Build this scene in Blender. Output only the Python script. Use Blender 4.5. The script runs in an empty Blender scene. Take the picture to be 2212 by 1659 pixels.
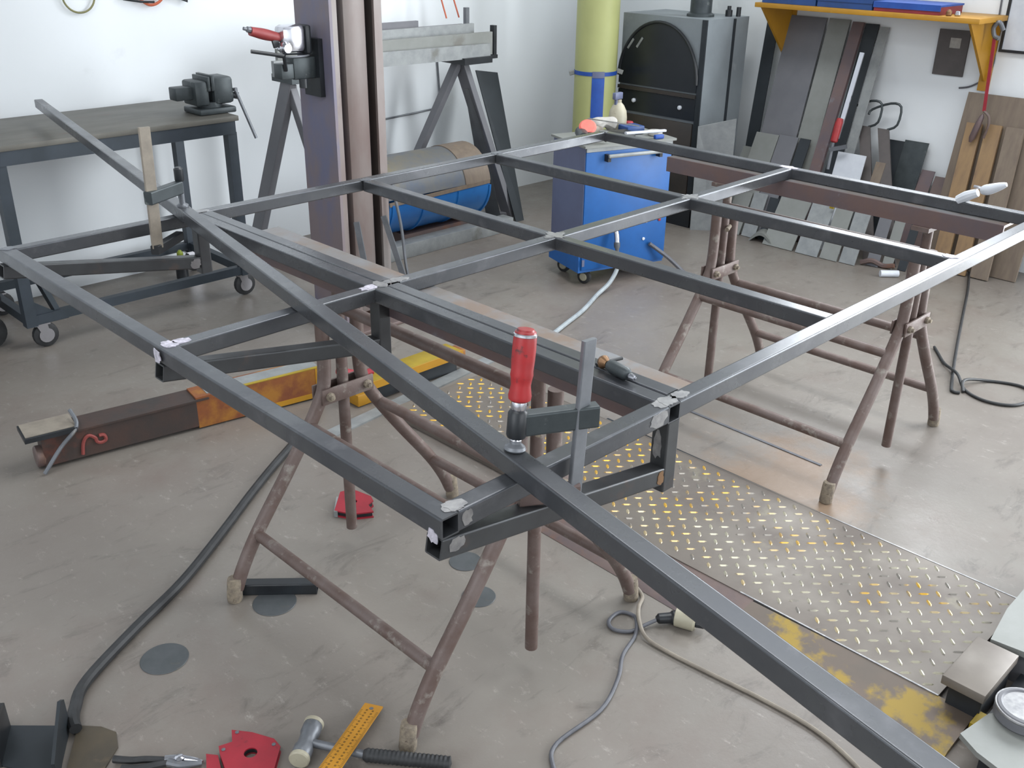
import bpy, bmesh, math, random
from mathutils import Vector, Matrix
random.seed(7)
SC = bpy.context.scene
COL = SC.collection
PI = math.pi

# ---------------------------------------------------------------- camera, light, exposure
FPX = 2150.35
cd = bpy.data.cameras.new('camera'); cam = bpy.data.objects.new('camera', cd); COL.objects.link(cam)
cd.sensor_width = 36.0; cd.lens = 36.0 * FPX / 2212.0; cd.clip_start = 0.02; cd.clip_end = 60
pit, roll, yaw = math.radians(25.051), math.radians(0.9266), math.radians(45.062)
fw = Vector((math.sin(yaw) * math.cos(pit), math.cos(yaw) * math.cos(pit), -math.sin(pit)))
rt = Vector((math.cos(yaw), -math.sin(yaw), 0)); up = rt.cross(fw)
Rv = rt * math.cos(roll) + up * math.sin(roll); Uv = -rt * math.sin(roll) + up * math.cos(roll)
M = Matrix((Rv, Uv, -fw)).transposed().to_4x4(); M.translation = Vector((0, 0, 1.494))
cam.matrix_world = M
SC.camera = cam

world = bpy.data.worlds.new('overcast_sky'); SC.world = world; world.use_nodes = True
bg = world.node_tree.nodes['Background']; bg.inputs[0].default_value = (0.86, 0.93, 1.0, 1); bg.inputs[1].default_value = 1.0

def area(name, loc, direction, sx, sy, power, col):
    l = bpy.data.lights.new(name, 'AREA'); l.shape = 'RECTANGLE'; l.size = sx; l.size_y = sy
    l.energy = power; l.color = col
    o = bpy.data.objects.new(name, l); COL.objects.link(o); o.location = loc
    o.rotation_euler = Vector(direction).to_track_quat('-Z', 'Z').to_euler()
    return o
area('daylight_door_right', (4.98, -0.75, 1.65), (-1, 0, 0), 3.2, 2.6, 158, (0.93, 0.97, 1.0))
area('daylight_window_high', (4.98, 2.1, 2.35), (-1, 0, -0.05), 1.5, 1.0, 42, (0.93, 0.97, 1.0))
area('daylight_window_left', (-2.98, 0.8, 2.0), (1, 0, -0.1), 3.4, 1.8, 22, (0.97, 0.98, 1.0))
area('daylight_window_rear', (1.2, -3.48, 2.0), (0, 1, -0.1), 3.6, 1.8, 28, (0.97, 0.98, 1.0))
area('top_fill_light', (-0.9, 0.6, 3.48), (0, 0, -1), 1.0, 3.4, 34, (0.97, 0.99, 1.0))  # added overhead fill to brighten the tube tops; the ceiling is closed here
area('top_fill_light_far', (2.6, 1.6, 3.48), (0, 0, -1), 1.0, 2.6, 42, (0.97, 0.99, 1.0))  # second added overhead fill, also under the closed ceiling

SC.view_settings.view_transform = 'Standard'; SC.view_settings.look = 'None'
SC.view_settings.gamma = 1.0; SC.view_settings.use_curve_mapping = False
SC.view_settings.exposure = 0.94

# ---------------------------------------------------------------- materials
def lin(h):
    h = h.lstrip('#'); r = []
    for i in (0, 2, 4):
        c = int(h[i:i + 2], 16) / 255.0
        r.append(c / 12.92 if c <= 0.04045 else ((c + 0.055) / 1.055) ** 2.4)
    return (r[0], r[1], r[2], 1)

def mat(name, c1, c2=None, c3=None, rough=0.5, metal=0.0, scale=6.0, bump=0.0, bscale=60.0,
        stretch=(1, 1, 1), lo=0.35, hi=0.65, lo3=0.62, hi3=0.72, scale3=3.0, rvar=0.0, spec=0.5, alpha=1.0):
    m = bpy.data.materials.new(name); m.use_nodes = True
    nt = m.node_tree; N = nt.nodes; Lk = nt.links
    b = N['Principled BSDF']
    b.inputs['Roughness'].default_value = rough; b.inputs['Metallic'].default_value = metal
    b.inputs['Specular IOR Level'].default_value = spec
    tc = N.new('ShaderNodeTexCoord'); mp = N.new('ShaderNodeMapping'); mp.inputs['Scale'].default_value = stretch
    Lk.new(tc.outputs['Object'], mp.inputs[0])
    def noise(sc, det=5):
        n = N.new('ShaderNodeTexNoise'); n.inputs['Scale'].default_value = sc; n.inputs['Detail'].default_value = det
        n.inputs['Roughness'].default_value = 0.62
        Lk.new(mp.outputs[0], n.inputs['Vector']); return n
    def ramp(src, a, bb):
        r = N.new('ShaderNodeMapRange'); r.inputs[1].default_value = a; r.inputs[2].default_value = bb
        r.clamp = True; Lk.new(src, r.inputs[0]); return r
    def mix(fac, A, B):
        x = N.new('ShaderNodeMix'); x.data_type = 'RGBA'
        Lk.new(fac, x.inputs[0])
        for s, v in ((6, A), (7, B)):
            if isinstance(v, tuple): x.inputs[s].default_value = v
            else: Lk.new(v, x.inputs[s])
        return x.outputs[2]
    col = lin(c1)
    if c2:
        n1 = noise(scale); r1 = ramp(n1.outputs['Fac'], lo, hi); col = mix(r1.outputs[0], lin(c1), lin(c2))
        if rvar:
            rr = N.new('ShaderNodeMapRange'); rr.inputs[3].default_value = rough - rvar; rr.inputs[4].default_value = rough + rvar
            Lk.new(n1.outputs['Fac'], rr.inputs[0]); rr.inputs[1].default_value = 0.3; rr.inputs[2].default_value = 0.7
            Lk.new(rr.outputs[0], b.inputs['Roughness'])
    if c3:
        n2 = noise(scale3, 6); r2 = ramp(n2.outputs['Fac'], lo3, hi3); col = mix(r2.outputs[0], col, lin(c3))
    if isinstance(col, tuple): b.inputs['Base Color'].default_value = col
    else: Lk.new(col, b.inputs['Base Color'])
    if bump:
        n3 = noise(bscale, 4); bp = N.new('ShaderNodeBump'); bp.inputs['Strength'].default_value = bump
        bp.inputs['Distance'].default_value = 0.004
        Lk.new(n3.outputs['Fac'], bp.inputs['Height']); Lk.new(bp.outputs[0], b.inputs['Normal'])
    if alpha < 1: b.inputs['Alpha'].default_value = alpha
    return m

def floor_material():
    m = bpy.data.materials.new('worn_concrete'); m.use_nodes = True
    nt = m.node_tree; N = nt.nodes; Lk = nt.links; b = N['Principled BSDF']
    tc = N.new('ShaderNodeTexCoord')
    def noise(sc, det, st=(1, 1, 1), rg=0.6, dist=0.0):
        mp = N.new('ShaderNodeMapping'); mp.inputs['Scale'].default_value = st
        Lk.new(tc.outputs['Object'], mp.inputs[0])
        n = N.new('ShaderNodeTexNoise'); n.inputs['Scale'].default_value = sc; n.inputs['Detail'].default_value = det
        n.inputs['Roughness'].default_value = rg; n.inputs['Distortion'].default_value = dist
        Lk.new(mp.outputs[0], n.inputs['Vector']); return n.outputs['Fac']
    def rg_(src, a, c, o0=0.0, o1=1.0):
        r = N.new('ShaderNodeMapRange'); r.inputs[1].default_value = a; r.inputs[2].default_value = c
        r.inputs[3].default_value = o0; r.inputs[4].default_value = o1; Lk.new(src, r.inputs[0]); return r.outputs[0]
    def mix(f, A, B):
        x = N.new('ShaderNodeMix'); x.data_type = 'RGBA'; Lk.new(f, x.inputs[0])
        for s, v in ((6, A), (7, B)):
            if isinstance(v, tuple): x.inputs[s].default_value = v
            else: Lk.new(v, x.inputs[s])
        return x.outputs[2]
    c = mix(rg_(noise(1.1, 6), .35, .65), lin('#706963'), lin('#7a756e'))
    c = mix(rg_(noise(2.3, 8, (1, 1, 1), .7), .50, .72, 0, .55), c, lin('#6a5c56'))          # reddish rust dust
    c = mix(rg_(noise(5, 10, (1, 2.4, 1), .75, .6), .55, .72), c, lin('#59534e'))      # scuffs
    c = mix(rg_(noise(22, 8, (2.2, 1, 1), .8), .58, .72), c, lin('#928d86'))          # scraped pale
    c = mix(rg_(noise(3.1, 9, (1, 1, 1), .7), .66, .74, 0, .7), c, lin('#4e4843'))            # oil spots
    vm = N.new('ShaderNodeVectorMath'); vm.operation = 'DISTANCE'; Lk.new(tc.outputs['Object'], vm.inputs[0]); vm.inputs[1].default_value = (2.40 - 1.1, 1.22 - .4, .12)
    ad = N.new('ShaderNodeMath'); ad.operation = 'MULTIPLY_ADD'; ad.inputs[1].default_value = .9; Lk.new(noise(4.5, 7, (1, 1, 1), .65), ad.inputs[0]); Lk.new(vm.outputs['Value'], ad.inputs[2])
    c = mix(rg_(ad.outputs[0], .56, .76, .6, 0.0), c, lin('#7d6248'))              # orange rust stain
    Lk.new(c, b.inputs['Base Color'])
    Lk.new(rg_(noise(3.5, 8, (1, 1, 1), .7), .3, .7, .27, .52), b.inputs['Roughness'])
    bp = N.new('ShaderNodeBump'); bp.inputs['Strength'].default_value = .25; bp.inputs['Distance'].default_value = .003
    Lk.new(noise(30, 8, (1, 1, 1), .7), bp.inputs['Height']); Lk.new(bp.outputs[0], b.inputs['Normal'])
    return m

MT = {}
MT['floor'] = floor_material()
MT['wall'] = mat('white_painted_plaster', '#dfe3e6', '#dbdfe2', '#cdd0d3', rough=.75, scale=1.2, lo3=.66, hi3=.8, bump=.08, bscale=25)
MT['ceiling'] = mat('grey_ceiling_panels', '#8c8f92', '#83868a', rough=.8, scale=2)
MT['mill'] = mat('mill_scale_steel', '#5a5c5f', '#4a4c51', '#67686c', rough=.29, metal=.55, scale=7, scale3=14, stretch=(1, 1, 1), lo3=.55, hi3=.75, rvar=.05, bump=.02, bscale=90)
MT['mill_dark'] = mat('dark_mill_scale_steel', '#484a4c', '#3b3b3d', '#5a4c46', rough=.4, metal=.5, scale=7, scale3=9, lo3=.6, hi3=.75, rvar=.06)
MT['bare'] = mat('ground_bare_steel', '#a1a0a0', '#848486', rough=.36, metal=.7, scale=60)
MT['weldw'] = mat('fresh_weld_dust', '#cfcad6', '#9a98a2', rough=.5, metal=.25, scale=90)
MT['rust'] = mat('brown_painted_rusty_tube', '#5c4b45', '#6b5e5a', '#847d76', rough=.5, metal=.15, scale=16, scale3=30, lo3=.58, hi3=.7, bump=.2, bscale=90)
MT['rusth'] = mat('rusty_beam_steel', '#6b5753', '#5e5459', '#80838c', rough=.45, metal=.2, scale=7, scale3=5, lo3=.56, hi3=.66, bump=.15)
MT['flange'] = mat('striped_rusty_flange', '#79716a', '#7e8084', '#7c6c61', rough=.45, metal=.3, scale=9, scale3=6, lo3=.5, hi3=.62)
MT['dirtend'] = mat('splattered_foot', '#6c6258', '#8d8270', '#4d4039', rough=.8, scale=70, scale3=50, bump=.6, bscale=150)
MT['column'] = mat('faded_purple_brown_paint', '#72676a', '#676475', '#58607f', rough=.5, scale=4, scale3=2.6, stretch=(1, 1, .5), lo=.42, hi=.6, lo3=.5, hi3=.66, bump=.1)
MT['column_b'] = mat('rusty_brown_column_steel', '#6e605c', '#7f7976', '#614c48', rough=.45, metal=.1, scale=5, scale3=6, stretch=(1, 1, .35), lo3=.58, hi3=.72)
MT['black'] = mat('black_gap', '#0c0d12', rough=.6)
MT['blackm'] = mat('black_metal', '#15171b', '#22262a', rough=.4, scale=12)
MT['rubber'] = mat('black_rubber', '#1d1e20', '#2b2c2e', rough=.55, scale=30)
MT['bluedrum'] = mat('blue_drum_paint', '#1a5b9c', '#2368a8', '#133f74', rough=.32, scale=4, scale3=5, lo3=.6, hi3=.75)
MT['drumtop'] = mat('dirty_drum_lid', '#5a626f', '#77705e', '#3c506f', rough=.6, scale=5, scale3=4, lo3=.55, hi3=.66, metal=.2)
MT['bluecart'] = mat('blue_cabinet_paint', '#17589c', '#145190', rough=.45, scale=10)
MT['cartside'] = mat('grey_blue_side_panel', '#5f6680', '#565a72', rough=.45, scale=4)
MT['chrome'] = mat('chrome', '#c9c9cf', rough=.18, metal=.95)
MT['steelg'] = mat('grey_worn_steel', '#74777c', '#63666b', '#86827c', rough=.42, metal=.45, scale=15, scale3=8)
MT['galv'] = mat('galvanised_steel', '#818485', '#919494', '#70706c', rough=.5, metal=.3, scale=20, scale3=6)
MT['sheet'] = mat('grey_steel_sheet', '#6d6d71', '#636469', '#767775', rough=.5, metal=.1, scale=5, scale3=3)
MT['sheetl'] = mat('light_grey_steel_sheet', '#858784', '#7b7d79', '#6f6d68', rough=.55, metal=.2, scale=6, scale3=4)
MT['sheetd'] = mat('dark_grey_sheet', '#2e3338', '#23282c', rough=.5, metal=.3, scale=4)
MT['red'] = mat('red_plastic', '#9f2326', '#861f22', '#492223', rough=.4, scale=20, scale3=45, lo3=.6, hi3=.68)
MT['redmag'] = mat('red_painted_steel', '#94202e', '#861d2a', '#631e26', rough=.45, scale=18, scale3=30, lo3=.64, hi3=.74)
MT['impactred'] = mat('dull_red_grip', '#8c3736', '#803031', rough=.5, scale=15)
MT['wood'] = mat('brown_wood', '#776a5c', '#6b5e53', '#826c56', rough=.6, scale=6, stretch=(6, 6, .6), scale3=4)
MT['woodo'] = mat('orange_brown_wood', '#8d7250', '#7d644a', '#6a5644', rough=.6, scale=5, stretch=(6, 6, .6), scale3=5)
MT['bench'] = mat('worn_bench_top', '#66645e', '#57554f', '#664e47', rough=.55, metal=.1, scale=4, scale3=5, stretch=(1, 3, 1), lo3=.62, hi3=.72, bump=.1)
MT['benchleg'] = mat('dark_blue_grey_frame', '#3b424a', '#333a40', rough=.45, metal=.4, scale=8)
MT['vise'] = mat('dark_green_grey_cast', '#43494b', '#353b3e', '#6c7270', rough=.45, metal=.4, scale=14, scale3=20)
MT['yellow'] = mat('yellow_paint', '#ad7e1f', '#a17419', '#ba9236', rough=.45, scale=8, scale3=6)
MT['yellowl'] = mat('bright_yellow_paint', '#988219', '#877116', '#7e7026', rough=.5, scale=12, scale3=10, lo3=.6, hi3=.72)
MT['paleyel'] = mat('pale_yellow_pipe_paint', '#a5a870', '#9b9e69', rough=.5, scale=3)
MT['bluetape'] = mat('blue_tape', '#1f4b9a', '#1a418d', rough=.5, scale=20)
MT['cream'] = mat('cream_plastic', '#a39e8b', '#948e7c', '#787263', rough=.5, scale=14, scale3=20)
MT['beigec'] = mat('beige_cable', '#867e72', '#766e64', rough=.6, scale=30)
MT['greyc'] = mat('grey_cable', '#5b5c62', '#4b4c52', rough=.5, scale=30)
MT['hose'] = mat('pale_grey_hose', '#9aa1a4', '#878e92', rough=.4, scale=30)
MT['armor'] = mat('orange_rusty_arm_paint', '#814b21', '#6c3a21', '#8f5f21', rough=.55, scale=9, scale3=6, lo3=.5, hi3=.62, bump=.15)
MT['armdark'] = mat('dark_rusty_arm', '#322c2a', '#41302a', '#5e3429', rough=.55, scale=9, scale3=6, lo3=.58, hi3=.7, bump=.15)
MT['redpaint'] = mat('red_paint_mark', '#7e3a35', rough=.7)
MT['platebase'] = mat('dusty_tread_plate', '#726b63', '#645c56', '#7b7567', rough=.48, metal=.2, scale=5, scale3=9, rvar=.1)
MT['skirt'] = mat('rusty_brown_skirt', '#6b5a54', '#594d4e', '#79543f', rough=.5, metal=.2, scale=7, scale3=6, lo3=.55, hi3=.7, bump=.15)
MT['skirtn'] = mat('yellow_worn_skirt', '#65584e', '#5c534b', '#8f772c', rough=.5, metal=.15, scale=8, scale3=7, lo3=.50, hi3=.58)
MT['rustorange'] = mat('orange_rust_stain', '#9b7a5c', '#8d7a68', '#a08a78', rough=.45, scale=4, scale3=5, metal=.2)
MT['patch'] = mat('dark_steel_floor_disc', '#505356', '#474b4d', '#5c5854', rough=.5, metal=.2, scale=20, scale3=9)
MT['rulery'] = mat('orange_yellow_ruler', '#b07c1f', '#a6731d', rough=.45, scale=20)
MT['ink'] = mat('dark_ink', '#4b3a16', rough=.6)
MT['picd'] = mat('dark_board', '#56504f', '#484544', '#6f6662', rough=.6, scale=10, scale3=7)
MT['crateb'] = mat('blue_crate_plastic', '#21437d', '#1e3c6c', rough=.45, scale=10)
MT['crater'] = mat('red_crate_plastic', '#822830', '#72222b', rough=.45, scale=10)
MT['orangecord'] = mat('orange_cord', '#c0623f', '#a9523a', rough=.6, scale=20)
MT['greenw'] = mat('green_wire', '#7f7c52', '#6d6c4c', rough=.5, scale=20)
MT['olivepatch'] = mat('dark_olive_patch', '#4b4234', '#3d372e', '#5c4f3d', rough=.6, scale=9, scale3=7)
MT['ovenblk'] = mat('black_oven_front', '#171b20', '#1f2226', rough=.3, scale=6)
MT['ovend'] = mat('oven_grey_casing', '#7c8387', '#71777b', '#868b8d', rough=.5, metal=.1, scale=4, scale3=4)
MT['ovendoor'] = mat('brown_black_oven_door', '#2c2a28', '#3a332e', rough=.4, scale=6)
MT['white'] = mat('white_plastic', '#c6cad0', '#b8bcc4', rough=.5, scale=9)
MT['cloth'] = mat('white_cloth', '#b0ada8', '#98958f', rough=.85, scale=30)
MT['skin_or'] = mat('salmon_cap', '#d86a5c', '#c95a50', rough=.5, scale=20)
MT['copper'] = mat('brass', '#8a6a4c', '#755a42', rough=.4, metal=.7, scale=30)
MT['greenp'] = mat('green_yellow_plastic', '#8e9b2c', '#6e7a2a', rough=.5, scale=20)

# worn tread lugs: yellow paint over steel, worn to steel in patches and towards the near end
def lug_material():
    m = bpy.data.materials.new('worn_yellow_lugs'); m.use_nodes = True
    nt = m.node_tree; N = nt.nodes; Lk = nt.links; b = N['Principled BSDF']
    tc = N.new('ShaderNodeTexCoord'); n = N.new('ShaderNodeTexNoise'); n.inputs['Scale'].default_value = 5; n.inputs['Detail'].default_value = 5
    Lk.new(tc.outputs['Object'], n.inputs['Vector'])
    sp = N.new('ShaderNodeSeparateXYZ'); Lk.new(tc.outputs['Object'], sp.inputs[0])
    a = N.new('ShaderNodeMath'); a.operation = 'MULTIPLY_ADD'; a.inputs[1].default_value = .22; Lk.new(sp.outputs[1], a.inputs[0]); Lk.new(n.outputs['Fac'], a.inputs[2])
    r = N.new('ShaderNodeMapRange'); r.inputs[1].default_value = .34; r.inputs[2].default_value = .52; Lk.new(a.outputs[0], r.inputs[0])
    x = N.new('ShaderNodeMix'); x.data_type = 'RGBA'; x.inputs[6].default_value = lin('#a9a491'); x.inputs[7].default_value = lin('#c69a32'); Lk.new(r.outputs[0], x.inputs[0])
    n2 = N.new('ShaderNodeTexNoise'); n2.inputs['Scale'].default_value = 11; Lk.new(tc.outputs['Object'], n2.inputs['Vector'])
    r2 = N.new('ShaderNodeMapRange'); r2.inputs[1].default_value = .50; r2.inputs[2].default_value = .60; Lk.new(n2.outputs['Fac'], r2.inputs[0])
    y = N.new('ShaderNodeMix'); y.data_type = 'RGBA'; Lk.new(x.outputs[2], y.inputs[6]); y.inputs[7].default_value = lin('#7d7871'); Lk.new(r2.outputs[0], y.inputs[0])
    Lk.new(y.outputs[2], b.inputs['Base Color']); b.inputs['Roughness'].default_value = .32; b.inputs['Metallic'].default_value = .35
    return m
MT['lug'] = lug_material()

# ---------------------------------------------------------------- mesh builder
class MB:
    def __init__(s): s.v = []; s.f = []
    def add(s, vs, fs, M=None):
        k = len(s.v)
        for p in vs:
            p = Vector(p); s.v.append(M @ p if M else p)
        s.f += [tuple(k + i for i in f) for f in fs]; return s
    def box(s, x0, x1, y0, y1, z0, z1, M=None, bev=0.0):
        if bev <= 0:
            vs = [(x, y, z) for z in (z0, z1) for y in (y0, y1) for x in (x0, x1)]
            return s.add(vs, [(0, 2, 3, 1), (4, 5, 7, 6), (0, 1, 5, 4), (2, 6, 7, 3), (0, 4, 6, 2), (1, 3, 7, 5)], M)
        bm = bmesh.new(); bmesh.ops.create_cube(bm, size=1)
        for v in bm.verts: v.co = Vector((x0 + (x1 - x0) * (v.co.x + .5), y0 + (y1 - y0) * (v.co.y + .5), z0 + (z1 - z0) * (v.co.z + .5)))
        bmesh.ops.bevel(bm, geom=bm.edges[:], offset=bev, segments=2, affect='EDGES', profile=.5)
        bm.verts.index_update()
        s.add([v.co.copy() for v in bm.verts], [[v.index for v in f.verts] for f in bm.faces], M); bm.free(); return s
    def frame(s, p0, p1, upv):
        d = (Vector(p1) - Vector(p0)).normalized(); u = Vector(upv); u = (u - d * u.dot(d))
        if u.length < 1e-6: u = Vector((1, 0, 0)) - d * d.x
        u.normalize(); r = d.cross(u).normalized(); return d, u, r
    def bar(s, p0, p1, w, h, upv=(0, 0, 1), r=0.0):
        """solid bar, w across, h along up"""
        d, u, q = s.frame(p0, p1, upv)
        prof = roundrect(w, h, r)
        return s.extr([Vector(p0) + q * a + u * b for a, b in prof], Vector(p1) - Vector(p0))
    def hollow(s, p0, p1, w, h, t=.003, upv=(0, 0, 1), r=.004):
        d, u, q = s.frame(p0, p1, upv); po = roundrect(w, h, r); pi = roundrect(w - 2 * t, h - 2 * t, max(r - t, .0008))
        n = len(po); rings = []
        for P, prof in ((p0, po), (p1, po), (p1, pi), (p0, pi)):
            rings.append([Vector(P) + q * a + u * b for a, b in prof])
        fs = []
        for k in range(4):
            A = k * n; B = ((k + 1) % 4) * n
            for i in range(n):
                j = (i + 1) % n; fs.append((A + i, B + i, B + j, A + j))
        return s.add([v for rg in rings for v in rg], fs)
    def extr(s, pts, vec):
        n = len(pts); vec = Vector(vec)
        a = [Vector(p) for p in pts]; b = [p + vec for p in a]
        fs = [tuple(range(n))[::-1], tuple(range(n, 2 * n))] + [(i, (i + 1) % n, n + (i + 1) % n, n + i) for i in range(n)]
        return s.add(a + b, fs)
    def tube(s, pts, r, n=10, smooth=True, sub=6, closed=False, caps=True):
        P = [Vector(p) for p in pts]
        if smooth and len(P) > 2: P = catmull(P, sub, closed)
        R = r if callable(r) else (lambda t: r)
        m = len(P); rings = []; u = None
        for i, p in enumerate(P):
            if closed: d = (P[(i + 1) % m] - P[i - 1]).normalized()
            else: d = (P[min(i + 1, m - 1)] - P[max(i - 1, 0)]).normalized()
            if u is None:
                u = Vector((0, 0, 1)) if abs(d.z) < .9 else Vector((1, 0, 0))
            u = (u - d * u.dot(d)).normalized(); q = d.cross(u)
            rr = R(i / (m - 1))
            rings.append([p + (u * math.cos(2 * PI * k / n) + q * math.sin(2 * PI * k / n)) * rr for k in range(n)])
        fs = []
        last = m if closed else m - 1
        for i in range(last):
            A = i * n; B = ((i + 1) % m) * n
            for k in range(n):
                j = (k + 1) % n; fs.append((A + k, A + j, B + j, B + k))
        if caps and not closed: fs += [tuple(range(n))[::-1], tuple(range((m - 1) * n, m * n))]
        return s.add([v for rg in rings for v in rg], fs)
    def cyl(s, p0, p1, r0, r1=None, n=20):
        r1 = r0 if r1 is None else r1
        return s.tube([p0, p1], lambda t: r0 + (r1 - r0) * t, n, smooth=False)
    def lathe(s, prof, base, axis=(0, 0, 1), n=20):
        d = Vector(axis).normalized(); u = Vector((1, 0, 0)) if abs(d.x) < .9 else Vector((0, 1, 0))
        u = (u - d * u.dot(d)).normalized(); q = d.cross(u); b = Vector(base); vs = []; fs = []
        for r, h in prof:
            for k in range(n): vs.append(b + d * h + (u * math.cos(2 * PI * k / n) + q * math.sin(2 * PI * k / n)) * max(r, 1e-5))
        for i in range(len(prof) - 1):
            for k in range(n):
                j = (k + 1) % n; fs.append((i * n + k, i * n + j, i * n + n + j, i * n + n + k))
        fs += [tuple(range(n))[::-1], tuple(range((len(prof) - 1) * n, len(prof) * n))]
        return s.add(vs, fs)
    def quad(s, a, b, c, d, th):
        a, b, c, d = map(Vector, (a, b, c, d)); nrm = (b - a).cross(d - a).normalized() * th
        return s.extr([a, b, c, d], -nrm)

def roundrect(w, h, r, seg=3):
    if r <= 0: return [(-w / 2, -h / 2), (w / 2, -h / 2), (w / 2, h / 2), (-w / 2, h / 2)]
    o = []
    for cx, cy, a0 in ((w / 2 - r, -h / 2 + r, -PI / 2), (w / 2 - r, h / 2 - r, 0), (-w / 2 + r, h / 2 - r, PI / 2), (-w / 2 + r, -h / 2 + r, PI)):
        e = min(.0006, w * .02)
        tx, ty = math.sin(a0), -math.cos(a0)          # a support point on the flat just before and after the corner
        o.append((cx + r * math.cos(a0) + tx * e, cy + r * math.sin(a0) + ty * e))
        for k in range(seg + 1):
            a = a0 + PI / 2 * k / seg; o.append((cx + r * math.cos(a), cy + r * math.sin(a)))
        a1 = a0 + PI / 2
        o.append((cx + r * math.cos(a1) - math.sin(a1) * e, cy + r * math.sin(a1) + math.cos(a1) * e))
    return o

def catmull(P, sub, closed=False):
    out = []; n = len(P)
    for i in range(n if closed else n - 1):
        if closed: a, b, c, d = P[i - 1], P[i], P[(i + 1) % n], P[(i + 2) % n]
        else: a, b, c, d = P[max(i - 1, 0)], P[i], P[i + 1], P[min(i + 2, n - 1)]
        for k in range(sub):
            t = k / sub
            out.append(.5 * ((2 * b) + (c - a) * t + (2 * a - 5 * b + 4 * c - d) * t * t + (3 * b - a - 3 * c + d) * t ** 3))
    if not closed: out.append(P[-1].copy())
    return out

def W(o):
    """world position of an unrotated object chain"""
    p = Vector((0, 0, 0))
    while o: p += o.location; o = o.parent
    return p

def build(name, mb, m, parent=None, origin=None, label=None, smooth=True, kind=None, sharp=32):
    me = bpy.data.meshes.new(name)
    if parent is not None: org = W(parent); loc = Vector((0, 0, 0))
    else:
        if origin is None:
            xs = [v.x for v in mb.v]; ys = [v.y for v in mb.v]; zs = [v.z for v in mb.v]
            origin = ((min(xs) + max(xs)) / 2, (min(ys) + max(ys)) / 2, min(zs))
        org = Vector(origin); loc = org.copy()
    me.from_pydata([v - org for v in mb.v], [], mb.f); me.update()
    bm = bmesh.new(); bm.from_mesh(me); bmesh.ops.recalc_face_normals(bm, faces=bm.faces[:]); bm.to_mesh(me); bm.free()
    if smooth:
        me.polygons.foreach_set('use_smooth', [True] * len(me.polygons)); me.set_sharp_from_angle(angle=math.radians(sharp))
    me.materials.append(MT[m] if isinstance(m, str) else m)
    o = bpy.data.objects.new(name, me); COL.objects.link(o); o.location = loc
    if parent is not None: o.parent = parent
    if label: o['label'] = label
    if kind: o['kind'] = kind
    return o

def thing(name, label, cat, loc, group=None):
    o = bpy.data.objects.new(name, None); COL.objects.link(o); o.location = loc; o.empty_display_size = .05
    o['label'] = label; o['category'] = cat
    if group: o['group'] = group
    return o

def single(name, mb, m, label, cat, group=None, **k):
    o = build(name, mb, m, **k); o['label'] = label; o['category'] = cat
    if group: o['group'] = group
    return o

def struct(name, mb, m, parent=None, **k):
    o = build(name, mb, m, parent, **k)
    if parent is None: o['kind'] = 'structure'
    return o

# ---------------------------------------------------------------- the room
XR, YL = 4.93, 4.27
struct('floor', MB().box(-3.1, 5.3, -3.6, 4.4, -.12, 0), 'floor', smooth=False)
struct('wall_left', MB().box(-3.1, 5.05, YL, YL + .12, 0, 3.5), 'wall', smooth=False)
wb = MB()
wb.box(XR, XR + .12, 1.25, YL, 0, 1.78).box(XR, XR + .12, 2.9, YL, 1.78, 3.5).box(XR, XR + .12, -3.6, 1.25, 3.05, 3.5)
wb.box(XR, XR + .12, -3.6, -2.4, 0, 3.05).box(XR, XR + .12, 1.25, 2.9, 2.95, 3.5).box(XR, XR + .12, .95, 1.25, 0, 3.05)
struct('wall_right', wb, 'wall', smooth=False)
wf = MB().box(-3.1, 5.05, -3.6, -3.5, 0, 1.0).box(-3.1, 5.05, -3.6, -3.5, 3.0, 3.5).box(-3.1, -.7, -3.6, -3.5, 1, 3).box(3.1, 5.05, -3.6, -3.5, 1, 3)
struct('wall_front', wf, 'wall', smooth=False)
ws = MB().box(-3.1, -3.0, -3.6, 4.3, 0, 1.0).box(-3.1, -3.0, -3.6, 4.3, 3.0, 3.5).box(-3.1, -3.0, -3.6, -1.0, 1, 3).box(-3.1, -3.0, 2.6, 4.3, 1, 3)
struct('wall_side', ws, 'wall', smooth=False)
struct('ceiling', MB().box(-3.1, 5.05, -3.6, 4.39, 3.5, 3.6), 'ceiling', smooth=False)

# floor steel discs, sitting in the slab
for (x, y, lab) in ((.69, 1.76, 'dark round steel disc set in the floor beside the thick black cable'),
                    (.975, 1.765, 'dark round steel disc in the floor against the short black tube offcut'),
                    (1.42, 1.575, 'round grey steel disc in the floor half behind the left trestle leg, the farther one'),
                    (1.345, 1.445, 'round grey steel disc in the floor beside the hanging trestle rod, the nearer one')):
    r = .052 if x < 1 else .042
    single('floor_disc', MB().lathe([(r - .002, 0), (r, .0008), (r - .001, .0018), (0, .0018)], (x, y, 0), n=36), 'patch', lab, 'disc', 'round steel discs in the floor')
    g = MB().tube([(x + (r + .001) * math.cos(a * PI / 12), y + (r + .001) * math.sin(a * PI / 12), .0003) for a in range(24)], .0012, 5, closed=True, sub=1)
# floor seam strips
s_ = MB().bar((2.30, 1.85, .001), (2.285, .55, .001), .012, .003)
single('floor_joint', s_, 'blackm', 'narrow dark joint strip in the floor running beside the tread plate', 'joint')
s_ = MB().bar((2.56, 2.25, .001), (2.54, 1.2, .001), .01, .003)
single('floor_joint', s_, 'greyc', 'faint grey joint line in the floor under the middle of the welded frame', 'joint')
for (xa, ya, xb, yb, lab) in ((1.50, 2.37, 2.40, 2.47, 'long flat grey steel strip on the floor in front of the yellow lift arm'),):
    st = MB().bar((xa, ya, .003), (xb, yb, .003), .05, .006)
    single('steel_strip', st, 'galv', lab, 'strip')

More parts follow.
